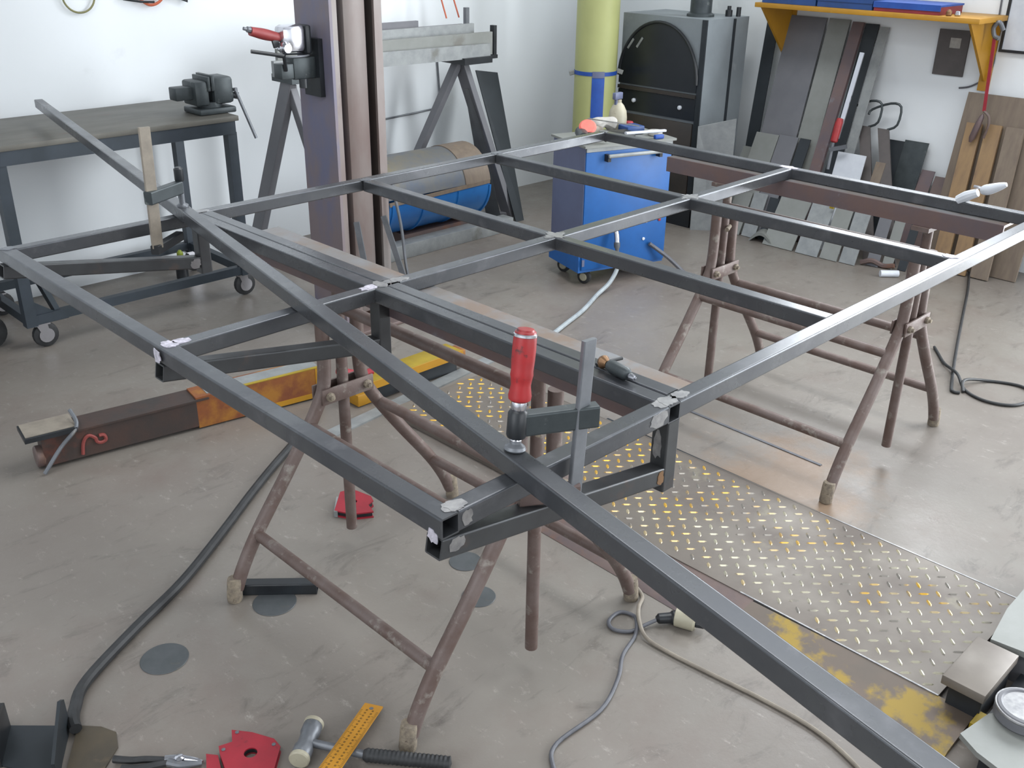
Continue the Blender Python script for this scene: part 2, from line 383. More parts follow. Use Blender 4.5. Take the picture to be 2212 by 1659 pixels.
# ---------------------------------------------------------------- welded frame of square tube
TW = .030; TZ = .827 - TW / 2
F = thing('welded_frame', 'large unfinished lattice frame welded from grey square steel tube, lying across two trestles', 'frame', (1.68, 1.52, .65))
XA, X1, X2, X3, X4 = .685, 1.142, 1.660, 2.192, 2.710
YD, YM, YA = .802, 1.522, 2.250
YB = 2.270; H_ = TW / 2
def htube(name, p0, p1, m='mill', w=TW, h=TW, lab=None): return build(name, MB().hollow(p0, p1, w, h, .0025, r=.0028), m, F, label=lab)
htube('long_rail', (XA, YD - H_, TZ), (XA + .008, YA + H_, TZ))
htube('long_rail', (X1, YD - H_, TZ), (X1 - .008, YA - H_, TZ))
htube('long_rail', (X1 + TW + .003, YD + H_, TZ), (X1 + TW - .004, YM - H_, TZ))
htube('long_rail', (X1 + TW - .002, YM + H_, TZ), (X1 + TW - .009, YA - H_, TZ))
htube('long_rail', (X2, YD + H_, TZ), (X2, YA + .004 - H_, TZ))
htube('long_rail', (X3 + .006, YD + H_, TZ), (X3 - .014, YA + .01 - H_, TZ))
htube('long_rail', (X4, YD - H_, TZ), (X4, YB + H_, TZ))
htube('cross_rail', (XA + H_, YD, TZ), (X1 - H_, YD, TZ))
htube('cross_rail', (X1 + H_, YD, TZ), (X4 - H_, YD + .002, TZ))
htube('cross_rail', (XA + H_, YA, TZ), (X4 - H_, YB, TZ))
for a, b, q, r in ((XA, X1, -.003, 0), (X1 + TW, X2, 0, 0), (X2, X3, 0, .004), (X3, X4, .004, .012)):
    htube('cross_rail', (a + H_, YM + q, TZ), (b - H_, YM + r, TZ))
# hanging brackets at the left side: sloped brace and short post, three times
for y in (YD, YM, YA - .005):
    htube('brace', (XA - H_, y, .782), (X1 - H_, y, .704), 'mill_dark')
    htube('bracket_post', (X1 + .002, y, .7965), (X1 + .002, y, .675), 'mill_dark')
# ground welds
def splat(name, x, y, z, rx, ry, m, nrm='z', seed=0, th=.0010):
    rd = random.Random(seed); n = 18; P = []
    for k in range(n):
        a = 2 * PI * k / n; q = .7 + .45 * rd.random()
        P.append((max(-1.02, min(1.02, 1.1 * q * math.cos(a))) * rx, max(-1.02, min(1.02, 1.1 * q * math.sin(a))) * ry))
    if nrm == 'z': pts = [(x + a, y + b, z) for a, b in P]; v = (0, 0, th)
    elif nrm == 'x': pts = [(x, y + a, z + b) for a, b in P]; v = (-th, 0, 0)
    else: pts = [(x + a, y, z + b) for a, b in P]; v = (0, -th, 0)
    return build(name, MB().extr(pts, v), m, F, smooth=False)
def ground(x, y, rx, ry, m, i):
    """one ground-off weld on the top face: a patch along each tube, kept on the steel"""
    splat('weld_patch', x, y, tz, rx, min(ry, .0125), m, 'z', i); splat('weld_patch', x, y, tz, min(rx, .0125), ry, m, 'z', i + 50, .0014)
tz = .8270
for i, (x, y, rx, ry, m) in enumerate(((XA + .018, YD, .018, .012, 'bare'), (XA + .008, YM - .002, .012, .016, 'weldw'), (XA + .028, YM - .002, .018, .011, 'weldw'), (X1 - .018, YM, .026, .011, 'weldw'),
        (X1 + .045, YM, .03, .012, 'bare'), (X1 + .005, YM, .012, .02, 'bare'), (X1 - .004, YD, .028, .014, 'bare'), (X1 + .03, YD, .02, .011, 'bare'), (X2, YM, .034, .03, 'bare'),
        (X3, YM + .003, .036, .026, 'bare'), (X4 - .004, YM + .012, .018, .03, 'weldw'), (X4 - .004, YB, .016, .016, 'steelg'),
        (X3 + .005, YD + .018, .0125, .018, 'weldw'), (X2, YA - .004, .02, .012, 'steelg'), (X3 - .014, YA + .008, .02, .012, 'steelg'), (XA + .01, YA, .016, .013, 'steelg'),
        (X1 + .008, YA, .025, .012, 'bare'))):
    ground(x, y, rx, ry, m, i)
splat('weld_patch', XA - .0148, YM + .000, .812, .013, .013, 'weldw', 'x', 31)
splat('weld_patch', XA - .0148, YD + .002, .796, .010, .010, 'weldw', 'x', 32)
splat('weld_patch', X1 - .0148, YM - .025, .812, .008, .012, 'bare', 'x', 33)
splat('weld_patch', X1 - .040, YD - .0148, .813, .022, .012, 'bare', 'y', 34)
splat('weld_patch', XA + .028, YD - .0148, .813, .009, .011, 'bare', 'y', 35)
splat('weld_patch', XA + .010, YD - .0148, .782, .014, .010, 'bare', 'y', 38)
splat('weld_patch', X1 - .028, YA - .020, .705, .014, .012, 'chrome', 'y', 36)
splat('weld_patch', X1 - .022, YD - .0148, .705, .008, .012, 'copper', 'y', 37)
splat('weld_patch', X1 - .0130, YD + .002, .755, .008, .026, 'bare', 'x', 39)

# the long loose tube clamped diagonally over the frame
DT = thing('loose_tube', 'long loose square steel tube clamped diagonally across the top of the welded frame', 'tube', (1.03, 1.9, .827))
build('square_tube', MB().hollow((1.432, 3.95, .8425), (.644, -.08, .8425), .030, .030, .0025, r=.0028), 'mill', DT)

# ---------------------------------------------------------------- trestles
def trestle(xc, y0, y1, lab, ht):
    T = thing('steel_trestle', lab, 'trestle', (xc, (y0 + y1) / 2, 0), 'adjustable pipe trestles')
    for y in (y0, y1):
        for s in (-1, 1):
            pts = [(xc + s * .05, y, .66), (xc + s * .052, y, .50), (xc + s * .075, y, .43), (xc + s * .16, y, .305), (xc + s * .265, y, .165), (xc + s * .315, y, .085), (xc + s * .34, y, .03)]
            L = build('leg', MB().tube(pts, .0165, 12), 'rust', T)
            build('foot', MB().lathe([(.017, 0), (.0185, .006), (.0178, .05), (.0166, .062)], (xc + s * .349, y, 0), (-s * .10, 0, 1), 12), 'dirtend', L)
        build('post', MB().cyl((xc, y, .052), (xc, y, ht), .014, n=14), 'rust', T)
        build('post_head', MB().box(xc - .06, xc + .06, y - .025, y + .025, ht - .012, ht), 'rust', T)
        for s in (-1, 1):
            c = build('clamp_plate', MB().box(xc - .075, xc + .075, y + s * .02 - .003, y + s * .02 + .003, .435, .475, bev=.0015), 'rust', T)
            if s < 0:
                for q in (-1, 1): build('bolt', MB().lathe([(.011, 0), (.011, .007), (.006, .009), (.006, .015), (0, .016)], (xc + q * .055, y - .023, .455), (0, -1, 0), 8), 'dirtend', c)
    for s in (-1, 1):
        for (dx, z) in ((.105, .385), (.272, .155)):
            build('rail', MB().cyl((xc + s * dx, y0, z), (xc + s * dx, y1, z), .0135, n=12), 'rust', T)
    build('top_rail', MB().cyl((xc, y0, .665), (xc, y1, .665), .014, n=12), 'rust', T)
    for y in (y0, y1): build('locking_pin', MB().cyl((xc - .03, y - .03, .60), (xc + .012, y - .012, .60), .007, n=10), 'dirtend', T)
    return T
trestle(1.26, 1.185, 1.838, 'brown rusty pipe trestle under the left side of the frame, nearer the camera', .7595)
trestle(2.71, 1.085, 1.742, 'brown rusty pipe trestle under the right side of the frame, the farther one', .7495)

B1 = thing('steel_beam', 'wide rusty channel beam with blotchy grey and tan top on the left trestle', 'beam', (1.22, 1.45, .76), 'beams carrying the frame')
build('web', MB().box(1.156, 1.278, .835, 2.10, .789, .7965), 'flange', B1)
build('side_flange', MB().box(1.156, 1.163, .835, 2.10, .760, .789), 'rusth', B1)
build('side_flange', MB().box(1.271, 1.278, .835, 2.10, .760, .789), 'rusth', B1)
B2 = thing('steel_beam', 'rusty brown channel beam with worn pale upper edge on the right trestle', 'beam', (2.71, 1.42, .75), 'beams carrying the frame')
build('web', MB().box(2.660, 2.667, .875, 1.955, .750, .7965), 'rusth', B2)
build('top_flange', MB().box(2.667, 2.755, .875, 1.955, .789, .7965), 'flange', B2)
build('bottom_flange', MB().box(2.667, 2.755, .875, 1.955, .750, .7575), 'rusth', B2)

# ---------------------------------------------------------------- bar clamp at the front
C1 = thing('bar_clamp', 'screw bar clamp with red handle gripping the loose tube at the front of the frame', 'clamp', (.90, .76, .74), 'bar clamps')
ax = Vector((.026, .009, .168)).normalized(); p0 = Vector((.8215, .8125, .8578))
def on(t): return tuple(p0 + ax * t)
build('bar', MB().bar((.898, .772, .770), (.914, .772, 1.002), .024, .007, (0, 1, 0), .0015), 'steelg', C1)
build('sliding_arm', MB().bar((.928, .764, .892), (.826, .816, .893), .020, .032, (0, 0, 1), .003), 'vise', C1)
build('collar', MB().lathe([(.012, 0), (.0135, .003), (.0135, .034), (.011, .038)], on(.018), ax, 16), 'blackm', C1)
build('screw', MB().lathe([(.007, 0)] + [(.007 + (.0011 if i % 2 else 0), .0035 * i) for i in range(1, 20)] + [(.008, .07)], on(.004), ax, 12), 'chrome', C1)
build('pad', MB().lathe([(.0135, .0), (.0150, .002), (.0135, .006), (.008, .010), (.0075, .018)], on(0), ax, 20), 'steelg', C1)
build('ferrule', MB().lathe([(.0095, 0), (.0105, .003), (.0105, .012), (.0095, .015)], on(.056), ax, 16), 'chrome', C1)
hp = [(.011, 0), (.0148, .003), (.0155, .008), (.0130, .022), (.0142, .031), (.0152, .036), (.0146, .042), (.0154, .056), (.0156, .070), (.0152, .084), (.0146, .091), (.0136, .094), (.012, .0945), (.011, .097), (.009, .0975), (0, .0975)]
build('handle', MB().lathe(hp, on(.068), ax, 24), 'red', C1)
build('handle_ring', MB().lathe([(.0148, 0), (.0157, .001), (.0157, .004), (.0148, .005)], on(.155), ax, 24), 'chrome', C1)
build('fixed_jaw', MB().bar((.905, .770, .780), (.83, .812, .782), .016, .026, (0, 0, 1), .003), 'skirt', C1)

# clamp at the far left crossing
C2 = thing('bar_clamp', 'bar clamp with tall tan bar where the loose tube crosses the frame\'s left end', 'clamp', (1.03, 2.19, .75), 'bar clamps')
build('bar', MB().bar((.995, 2.17, .785), (1.002, 2.17, 1.062), .026, .008, (0, 1, 0), .001), 'beigec', C2)
build('sliding_arm', MB().bar((.985, 2.162, .905), (1.088, 2.212, .905), .022, .030, (0, 0, 1), .003), 'vise', C2)
build('spindle', MB().lathe([(.014, 0), (.014, .004), (.007, .008), (.007, .075), (.0, .076)], (1.092, 2.214, .8578), n=12), 'steelg', C2)
build('spindle_grip', MB().lathe([(.009, 0), (.011, .004), (.011, .03), (.007, .034)], (1.092, 2.214, .918), n=12), 'blackm', C2)
build('fixed_jaw', MB().bar((.985, 2.165, .782), (1.085, 2.235, .782), .020, .022, (0, 0, 1), .003), 'blackm', C2)

# locking pliers
P1 = thing('locking_pliers', 'silver locking pliers clipped on the far right rail of the frame', 'pliers', (2.70, .96, .827))
build('jaw', MB().tube([(2.70, 1.020, .829), (2.70, .995, .846), (2.70, .972, .858)], lambda t: .014 - .006 * abs(t - .4), 10), 'white', P1)
build('handle', MB().tube([(2.70, .965, .866), (2.70, .945, .872), (2.70, .905, .892)], lambda t: .004 + .010 * math.sin(PI * min(1, .15 + t * .8)), 12), 'white', P1)
build('release_lever', MB().tube([(2.70, .985, .872), (2.70, .97, .872), (2.70, .958, .868)], .004, 8), 'chrome', P1)
P2 = thing('locking_pliers', 'dark ribbed clamping tool with chrome ends lying on the frame behind the red-handled clamp', 'pliers', (1.16, .92, .8272))
build('body', MB().lathe([(.004, 0), (.009, .004), (.011, .012), (.011, .045), (.0085, .05), (.005, .052)], (1.160, .938, .8388), (-.01, -.06, 0), 14), 'vise', P2)
build('tip', MB().lathe([(.004, 0), (.006, .006), (.004, .014), (0, .015)], (1.1515, .887, .8388), (-.01, -.06, 0), 10), 'chrome', P2)
build('nose', MB().lathe([(.009, 0), (.012, .006), (.006, .016)], (1.1625, .954, .8392), (-.01, -.06, 0), 12), 'copper', P2)
build('thin_rod', MB().cyl((1.160, .962, .8304), (1.212, .950, .8304), .003, n=8), 'blackm', P2)

# ---------------------------------------------------------------- tread plate cover between the lift columns
TP = thing('tread_plate_cover', 'raised steel cover with yellow worn tread lugs running along the floor between the lift posts', 'floor plate', (2.03, 1.45, 0))
X0p, X1p, Y0p, Y1p, Zp = 1.80, 2.262, .508, 2.362, .022
build('plate', MB().box(X0p, X1p, Y0p, Y1p, Zp - .004, Zp), 'platebase', TP)
build('side_skirt', MB().extr([(1.645, .96, .001), (1.668, .96, .010), (1.80, .96, Zp - .001), (1.80, .96, .001)], (.018, .80, 0)), 'skirt', TP)
build('side_skirt', MB().extr([(1.655, .43, .001), (1.672, .43, .010), (1.80, .43, Zp - .001), (1.80, .43, .001)], (-.010, .53, 0)), 'skirtn', TP)
build('edge_strip', MB().box(1.796, 1.80, .508, 1.0, .001, Zp + .001), 'bare', TP)
build('edge_strip', MB().box(1.796, 1.80, 1.0, 2.362, .001, Zp + .0005), 'platebase', TP)
build('edge_strip', MB().box(X1p, X1p + .004, .508, 1.05, .001, Zp + .001), 'bare', TP)
build('edge_strip', MB().box(X1p, X1p + .004, 1.05, 2.362, .001, Zp + .0005), 'platebase', TP)
lg = MB(); pch = .0360; ra = Vector((1, -1, 0)).normalized(); rb = Vector((1, 1, 0)).normalized()
for i in range(-60, 60):
    for j in range(-60, 90):
        c = Vector((1.80, 2.4, 0)) + ra * (i * pch) + rb * (j * pch * .98) + Vector((0, -0.4, 0))
        if not (X0p + .012 < c.x < X1p - .012 and Y0p + .012 < c.y < Y1p - .012): continue
        u, v = (ra, rb) if (i + j) % 2 == 0 else (rb, ra)
        L_, w_ = .0140, .0042
        base = [c + u * L_, c + u * L_ * .45 + v * w_, c - u * L_ * .45 + v * w_, c - u * L_, c - u * L_ * .45 - v * w_, c + u * L_ * .45 - v * w_]
        pts = [Vector((p.x, p.y, Zp)) for p in base] + [Vector(((c + u * L_ * .62).x, (c + u * L_ * .62).y, Zp + .0022)), Vector(((c - u * L_ * .62).x, (c - u * L_ * .62).y, Zp + .0022))]
        lg.add(pts, [(0, 1, 6), (1, 2, 7, 6), (2, 3, 7), (3, 4, 7), (4, 5, 6, 7), (5, 0, 6)])
build('tread_lugs', lg, 'lug', TP, kind='stuff', smooth=False)

# ---------------------------------------------------------------- two-post lift: column, carriage, arms
CO = thing('lift_column', 'tall purple and brown steel lift column with two dark slots and a carriage pipe', 'column', (2.28, 3.18, 0))
cx0, cx1, cy0, cy1 = 2.130, 2.358, 3.05, 3.265
build('side_plate', MB().box(cx0, cx0 + .012, cy0, cy1, 0, 3.4), 'column', CO)
build('side_plate', MB().box(cx1 - .012, cx1, cy0, cy1, 0, 3.4), 'column_b', CO)
build('back_plate', MB().box(cx0 + .012, cx1 - .012, cy1 - .012, cy1, 0, 3.4), 'blackm', CO)
build('front_lip', MB().box(cx0 + .012, cx0 + .032, cy0, cy0 + .012, 0, 3.4), 'column_b', CO)
build('front_lip', MB().box(cx1 - .034, cx1 - .012, cy0, cy0 + .012, 0, 3.4), 'column_b', CO)
build('carriage_pipe', MB().box(cx0 + .060, cx1 - .062, cy0 + .004, cy0 + .10, .05, 3.3, bev=.022), 'column_b', CO)
build('base_plate', MB().box(2.08, 2.46, 2.97, 3.30, 0, .016, bev=.003), 'skirt', CO)
build('brace_bar', MB().bar((2.185, 3.03, .44), (2.215, 2.99, .10), .008, .022), 'steelg', CO)
build('brace_bar', MB().bar((2.315, 3.03, .44), (2.375, 2.95, .10), .008, .022), 'steelg', CO)
build('guide_cable', MB().tube([(2.350, 3.03, .60), (2.375, 3.0, .40), (2.385, 2.98, .2), (2.42, 2.95, .06)], .006, 8), 'steelg', CO)
build('cross_bar', MB().box(2.20, 2.40, 2.96, 2.985, .155, .175), 'steelg', CO)
# left lift arm lying low
d_ = Vector((.87, -.14, 0)).normalized(); n_ = Vector((-d_.y, d_.x, 0))
A1 = thing('lift_arm', 'long rusty lift arm, dark at its tip and orange and yellow towards the column', 'lift arm', (1.27, 2.72, 0), 'lift arms')
def armseg(t0, t1, z0, z1, m, name, o0=0.0, o1=.075, lab=None):
    p = Vector((.835, 2.765, 0)); q = [p + d_ * t0 + n_ * o0, p + d_ * t1 + n_ * o0, p + d_ * t1 + n_ * o1, p + d_ * t0 + n_ * o1]
    return build(name, MB().extr([(v.x, v.y, z0) for v in q], (0, 0, z1 - z0)), m, A1, label=lab)
armseg(.0, .46, .012, .10, 'armdark', 'arm_beam', lab='dark rusty outer half of the arm')
armseg(.46, .885, .006, .112, 'armor', 'arm_beam', o1=.085, lab='orange rusty inner half of the arm')
armseg(.0, .50, .10, .106, 'armdark', 'top_flange', -.006, .09)
armseg(.50, .885, .112, .1135, 'galv', 'top_flange', .012, .075)
armseg(.52, .887, .112, .1145, 'yellowl', 'paint_stripe', -.001, .012)
armseg(.64, .887, .006, .024, 'yellow', 'paint_stripe', -.0014, .0)
armseg(.868, .887, .006, .112, 'yellow', 'paint_stripe', -.0014, .0)
armseg(-.045, .10, .108, .122, 'blackm', 'tip_plate', -.02, .085)
armseg(-.040, .10, .122, .124, 'beigec', 'tip_cover', -.01, .085)
p = Vector((.835, 2.765, 0))
q0 = p + d_ * .10 - n_ * .012; q1 = p - d_ * .012 - n_ * .03
build('retaining_hook', MB().tube([tuple(q0 + n_ * .06) [:2] + (.150,), (q0.x, q0.y, .122), ((q0.x + q1.x) / 2, (q0.y + q1.y) / 2, .07), (q1.x, q1.y, .006)], .006, 8), 'steelg', A1)
build('end_roller', MB().lathe([(.03, 0), (.034, .004), (.034, .02), (.03, .024)], tuple(p - d_ * .02 + n_ * .03 + Vector((0, 0, .036))), tuple(d_), 14), 'skirt', A1)
# the red painted mark on the arm side: an arch and a round blob
def onarm(t, z): v = p + d_ * t - n_ * .0026; return (v.x, v.y, z)
build('painted_mark', MB().tube([onarm(.105, .022), onarm(.112, .06), onarm(.128, .078), onarm(.146, .066), onarm(.150, .052), onarm(.162, .046), onarm(.176, .052), onarm(.172, .068), onarm(.158, .070)], .0055, 6), 'redpaint', A1)
# right arm: yellow
A2 = thing('lift_arm', 'short yellow lift arm lying on the floor to the right of the column foot', 'lift arm', (2.05, 2.52, 0), 'lift arms')
build('arm_plate', MB().box(1.80, 2.205, 2.455, 2.545, .065, .085, bev=.003), 'yellowl', A2)
build('arm_edge', MB().box(1.80, 2.205, 2.451, 2.4555, .060, .087), 'yellow', A2)
build('arm_web', MB().box(1.82, 2.19, 2.47, 2.53, .006, .065), 'blackm', A2)
build('arm_end', MB().box(2.205, 2.235, 2.47, 2.53, .02, .075, bev=.004), 'armor', A2)
build('yellow_rib', MB().box(1.75, 1.82, 2.47, 2.53, .003, .045, bev=.004), 'yellow', A2)
build('red_lever', MB().tube([(1.73, 2.55, .12), (1.80, 2.53, .09), (1.85, 2.52, .088)], .014, 10), 'redmag', A2)

# second column foot at the near right
A3 = thing('lift_arm', 'grey steel lift arm with dark underside and worn yellow paint at the lower right corner', 'lift arm', (1.95, .42, 0), 'lift arms')
build('arm_plate', MB().box(1.768, 1.945, .414, .502, .078, .10, bev=.002), 'platebase', A3)
build('arm_web', MB().box(1.79, 1.94, .422, .490, .001, .078), 'blackm', A3)
build('stop_block', MB().box(1.752, 1.80, .395, .425, .001, .035), 'yellowl', A3)
build('stop_block', MB().box(1.80, 2.0, .375, .41, .001, .030), 'blackm', A3)
B_ = thing('base_box', 'large pale grey steel box plate at the right edge behind the dark lift arm', 'box', (2.2, .45, 0))
build('top_plate', MB().extr([(1.955, .478, .086), (2.09, .495, .086), (2.50, .50, .086), (2.50, .38, .086), (1.968, .38, .086)], (0, 0, .014)), 'sheetl', B_)
build('side_wall', MB().box(1.985, 2.5, .39, .475, 0, .086), 'sheet', B_)
A4 = thing('pad_arm', 'grey lift arm carrying a round steel pad in the lower right corner', 'lift arm', (1.75, .33, 0))
build('arm_plate', MB().extr([(1.640, .372, .06), (1.665, .415, .06), (1.760, .398, .06), (1.90, .30, .06), (1.90, .20, .06), (1.60, .22, .06)], (0, 0, .012)), 'sheetl', A4)
build('arm_web', MB().box(1.66, 1.86, .24, .37, .001, .06), 'blackm', A4)
PD = build('pad', MB().lathe([(.052, 0), (.056, .005), (.056, .026), (.052, .032), (.046, .033), (.040, .028), (0, .028)], (1.795, .345, .072), n=36), 'sheet', A4, label='round grey steel pad with a raised rim')
build('rim', MB().lathe([(.0562, .0), (.0572, .003), (.0562, .006)], (1.795, .345, .096), n=36), 'bare', PD)

# ---------------------------------------------------------------- work bench, vice
WB = thing('work_bench', 'worn steel work bench on casters against the white wall at the left', 'bench', (1.5, 3.9, 0))
build('bench_top', MB().box(.75, 2.085, 3.65, 4.17, .745, .765, bev=.002), 'bench', WB)
build('front_rail', MB().box(.78, 2.07, 3.655, 3.69, .695, .745), 'benchleg', WB)
build('rear_rail', MB().box(.78, 2.07, 4.12, 4.155, .70, .745), 'benchleg', WB)
build('side_rail', MB().box(2.035, 2.07, 3.69, 4.12, .70, .745), 'benchleg', WB)
for (x, y) in ((2.035, 3.66), (2.035, 4.12), (1.14, 3.66), (1.14, 4.12)):
    build('leg', MB().box(x, x + .04, y, y + .04, .10, .70), 'benchleg', WB)
build('lower_rail', MB().box(1.18, 2.035, 3.665, 3.695, .105, .14), 'benchleg', WB)
build('lower_rail', MB().box(1.18, 2.035, 4.125, 4.155, .105, .14), 'benchleg', WB)
build('lower_rail', MB().box(2.04, 2.07, 3.70, 4.12, .105, .14), 'benchleg', WB)
build('lower_rail', MB().box(1.145, 1.175, 3.70, 4.12, .105, .14), 'benchleg', WB)
build('diagonal_strut', MB().bar((1.16, 3.68, .44), (1.27, 3.70, .12), .03, .02), 'benchleg', WB)
build('gusset', MB().extr([(1.17, 3.672, .10), (1.30, 3.672, .10), (1.17, 3.672, .20)], (0, .012, 0)), 'benchleg', WB)
for (x, y) in ((2.05, 3.70), (2.05, 4.14), (1.20, 3.70), (1.20, 4.14)):
    k = build('caster', MB().box(x - .028, x + .028, y - .028, y + .028, .094, .10).extr([(x - .02, y - .018, .094), (x + .02, y - .018, .094), (x + .026, y - .018, .045), (x + .004, y - .018, .035)], (0, .003, 0)).extr([(x - .02, y + .015, .094), (x + .02, y + .015, .094), (x + .026, y + .015, .045), (x + .004, y + .015, .035)], (0, .003, 0)), 'chrome', WB)
    build('wheel', MB().lathe([(.038, 0), (.046, .003), (.048, .013), (.046, .023), (.038, .026)], (x + .012, y - .013, .0485), (0, 1, 0), 20), 'rubber', k)
    build('hub', MB().lathe([(.028, 0), (.026, .003), (.007, .004), (.007, .032), (0, .033)], (x + .012, y - .017, .0485), (0, 1, 0), 16), 'chrome', k)
VI = thing('bench_vice', 'heavy dark grey cast vice bolted to the right end of the bench', 'vice', (2.03, 3.80, .7655))
build('base', MB().box(1.96, 2.12, 3.72, 3.86, .7658, .79, bev=.006).cyl((2.04, 3.79, .785), (2.04, 3.79, .81), .05), 'vise', VI)
build('fixed_jaw', MB().box(2.035, 2.125, 3.735, 3.845, .80, .905, bev=.014).box(2.025, 2.04, 3.73, 3.85, .855, .915, bev=.002), 'vise', VI)
build('moving_jaw', MB().box(1.955, 2.015, 3.735, 3.845, .80, .895, bev=.010).box(2.008, 2.02, 3.73, 3.85, .855, .91, bev=.002), 'vise', VI)
build('slide', MB().box(1.885, 1.99, 3.76, 3.82, .825, .875, bev=.005), 'vise', VI)
build('screw', MB().cyl((2.12, 3.79, .83), (2.16, 3.765, .82), .014), 'steelg', VI)
build('handle', MB().cyl((2.145, 3.76, .845), (2.185, 3.70, .655), .0065, n=10).lathe([(.01, 0), (.01, .012)], (2.144, 3.762, .842), (0, 0, 1), 10), 'steelg', VI)
# dark machine at the extreme left under the bench
MC = thing('welding_machine', 'dark portable machine with black wheel, cut by the left frame edge under the bench', 'machine', (1.03, 3.95, 0))
build('housing', MB().box(.86, 1.08, 3.86, 4.10, .05, .26, bev=.015), 'vise', MC)
build('wheel', MB().lathe([(.03, 0), (.06, .004), (.064, .02), (.06, .036), (.03, .04)], (1.05, 3.83, .065), (0, -1, 0), 24), 'rubber', MC)
build('wheel', MB().lathe([(.03, 0), (.055, .004), (.058, .02), (.055, .036), (.03, .04)], (1.06, 3.84, .19), (0, -1, 0), 24), 'blackm', MC)
build('handle', MB().tube([(.90, 3.90, .26), (.92, 3.90, .32), (1.04, 3.90, .32), (1.06, 3.90, .26)], .008, 8), 'blackm', MC)
OB = thing('oil_bottle', 'small dark bottle with yellow-green cap on the floor behind the bench leg', 'bottle', (1.97, 4.08, 0))
build('bottle_body', MB().lathe([(.024, 0), (.027, .004), (.027, .075), (.012, .095), (.012, .102), (0, .1025)], (1.965, 4.07, 0)), 'blackm', OB)
build('cap', MB().lathe([(.014, 0), (.014, .018), (.006, .03), (0, .031)], (1.965, 4.07, .1027)), 'greenp', OB)

# ---------------------------------------------------------------- profile rack behind the column
RK = thing('profile_rack', 'pair of grey steel A-frame stands holding long flat steel profiles by the wall', 'rack', (3.0, 3.95, 0))
def leg(a, b, w=.045, m='sheet'): build('leg', MB().hollow(a, b, w, .035, .004, (1, 0, 0), r=.003), m, RK)
leg((2.49, 3.90, .83), (2.36, 4.12, .0), .075); leg((2.49, 3.90, .83), (2.56, 3.62, .0), .045)
leg((3.52, 3.94, .83), (3.24, 4.20, .0)); leg((3.54, 3.94, .83), (3.77, 3.80, .0), .075)
build('foot_bar', MB().hollow((2.36, 4.12, .02), (2.56, 3.62, .02), .035, .035), 'sheet', RK)
build('foot_bar', MB().hollow((3.24, 4.20, .02), (3.77, 3.80, .02), .035, .035), 'sheet', RK)
build('cross_head', MB().box(2.455, 2.53, 3.82, 3.98, .83, .86), 'vise', RK)
build('cross_head', MB().box(3.47, 3.66, 3.83, 4.03, .828, .860).box(3.66, 3.735, 3.87, 3.91, .84, .858), 'blackm', RK)
build('stop_pin', MB().box(3.64, 3.662, 4.006, 4.028, .86, 1.08), 'steelg', RK)
build('stop_pin', MB().box(3.712, 3.732, 3.875, 3.905, .84, 1.00), 'blackm', RK)
def flat(x0, x1, y, z, h, m, lab, dy=0.03, dz=0.0, ty=.02):
    return single('steel_profile', MB().extr([(x0, y, z), (x1, y + dy, z + dz), (x1, y + dy, z + h + dz), (x0, y, z + h)], (0, ty, 0)), m, lab, 'profile', 'profiles on the rack')
flat(2.40, 3.66, 3.865, .861, .066, 'galv', 'lowest and frontmost pale flat steel profile on the rack', dy=-.02, dz=-.008)
flat(2.44, 3.70, 3.893, .861, .110, 'sheetl', 'wide grey profile second from the front on the rack', dy=-.02, dz=0)
flat(2.52, 3.62, 3.925, .861, .150, 'galv', 'tall pale profile third from the front on the rack', dy=0, dz=0)
flat(2.60, 3.28, 3.955, .861, .178, 'sheet', 'shorter darker profile at the back of the rack with sloping top', dy=0, dz=.0)
flat(3.22, 3.60, 3.98, .861, .145, 'sheet', 'short dark offcut behind the right rack stand', dy=0, dz=0)
SH = single('leaning_plate', MB().quad((3.74, 3.72, .0), (3.80, 3.72, .0), (3.88, 4.02, .74), (3.72, 4.02, .765), .006), 'sheetd', 'dark narrow steel plate leaning behind the right rack stand', 'plate')
single('leaning_plate', MB().quad((3.62, 3.82, .0), (3.69, 3.78, .0), (3.58, 3.89, .70), (3.54, 3.91, .70), .006), 'blackm', 'black narrow plate leaning inside the right rack stand', 'plate')
RF = thing('rod_hanger', 'thin bent rod frame hanging on the white wall behind the rack', 'wire', (3.5, 4.25, .53))
build('vertical_rod', MB().cyl((3.66, 4.262, .80), (3.68, 4.262, .545), .005, n=8), 'steelg', RF)
build('horizontal_rod', MB().cyl((3.68, 4.262, .545), (3.26, 4.262, .525), .005, n=8), 'steelg', RF)

# impact wrench on its bracket at the side of the lift column
IW = thing('impact_wrench', 'red-handled silver air impact wrench held on a bracket at the side of the lift column', 'impact wrench', (2.02, 3.15, 1.046))
M_ = 3.15
build('handle', MB().tube([(1.875, M_, 1.136), (1.907, M_, 1.128), (1.948, M_, 1.118), (1.985, M_, 1.109)], lambda t: .017 - .0018 * math.cos(6 * t), 14), 'impactred', IW)
build('air_inlet', MB().lathe([(.006, 0), (.006, .012), (.010, .014), (.011, .026)], (1.850, M_, 1.146), (1, 0, -.25), 10), 'steelg', IW)
build('body', MB().box(1.983, 2.075, M_ - .032, M_ + .032, 1.058, 1.149, bev=.016).lathe([(.018, 0), (.022, .008), (.022, .024), (.015, .036)], (1.990, M_ - .01, 1.076), (0, -1, 0), 16), 'chrome', IW)
build('rear_cap', MB().box(2.074, 2.098, M_ - .034, M_ + .034, 1.050, 1.147, bev=.008), 'blackm', IW)
build('trigger', MB().bar((1.956, M_ - .006, 1.088), (1.978, M_ - .006, 1.094), .010, .026), 'blackm', IW)
IH = thing('tool_bracket', 'dark steel bracket with a horizontal bar under the impact wrench on the lift column', 'bracket', (2.06, 3.15, .97))
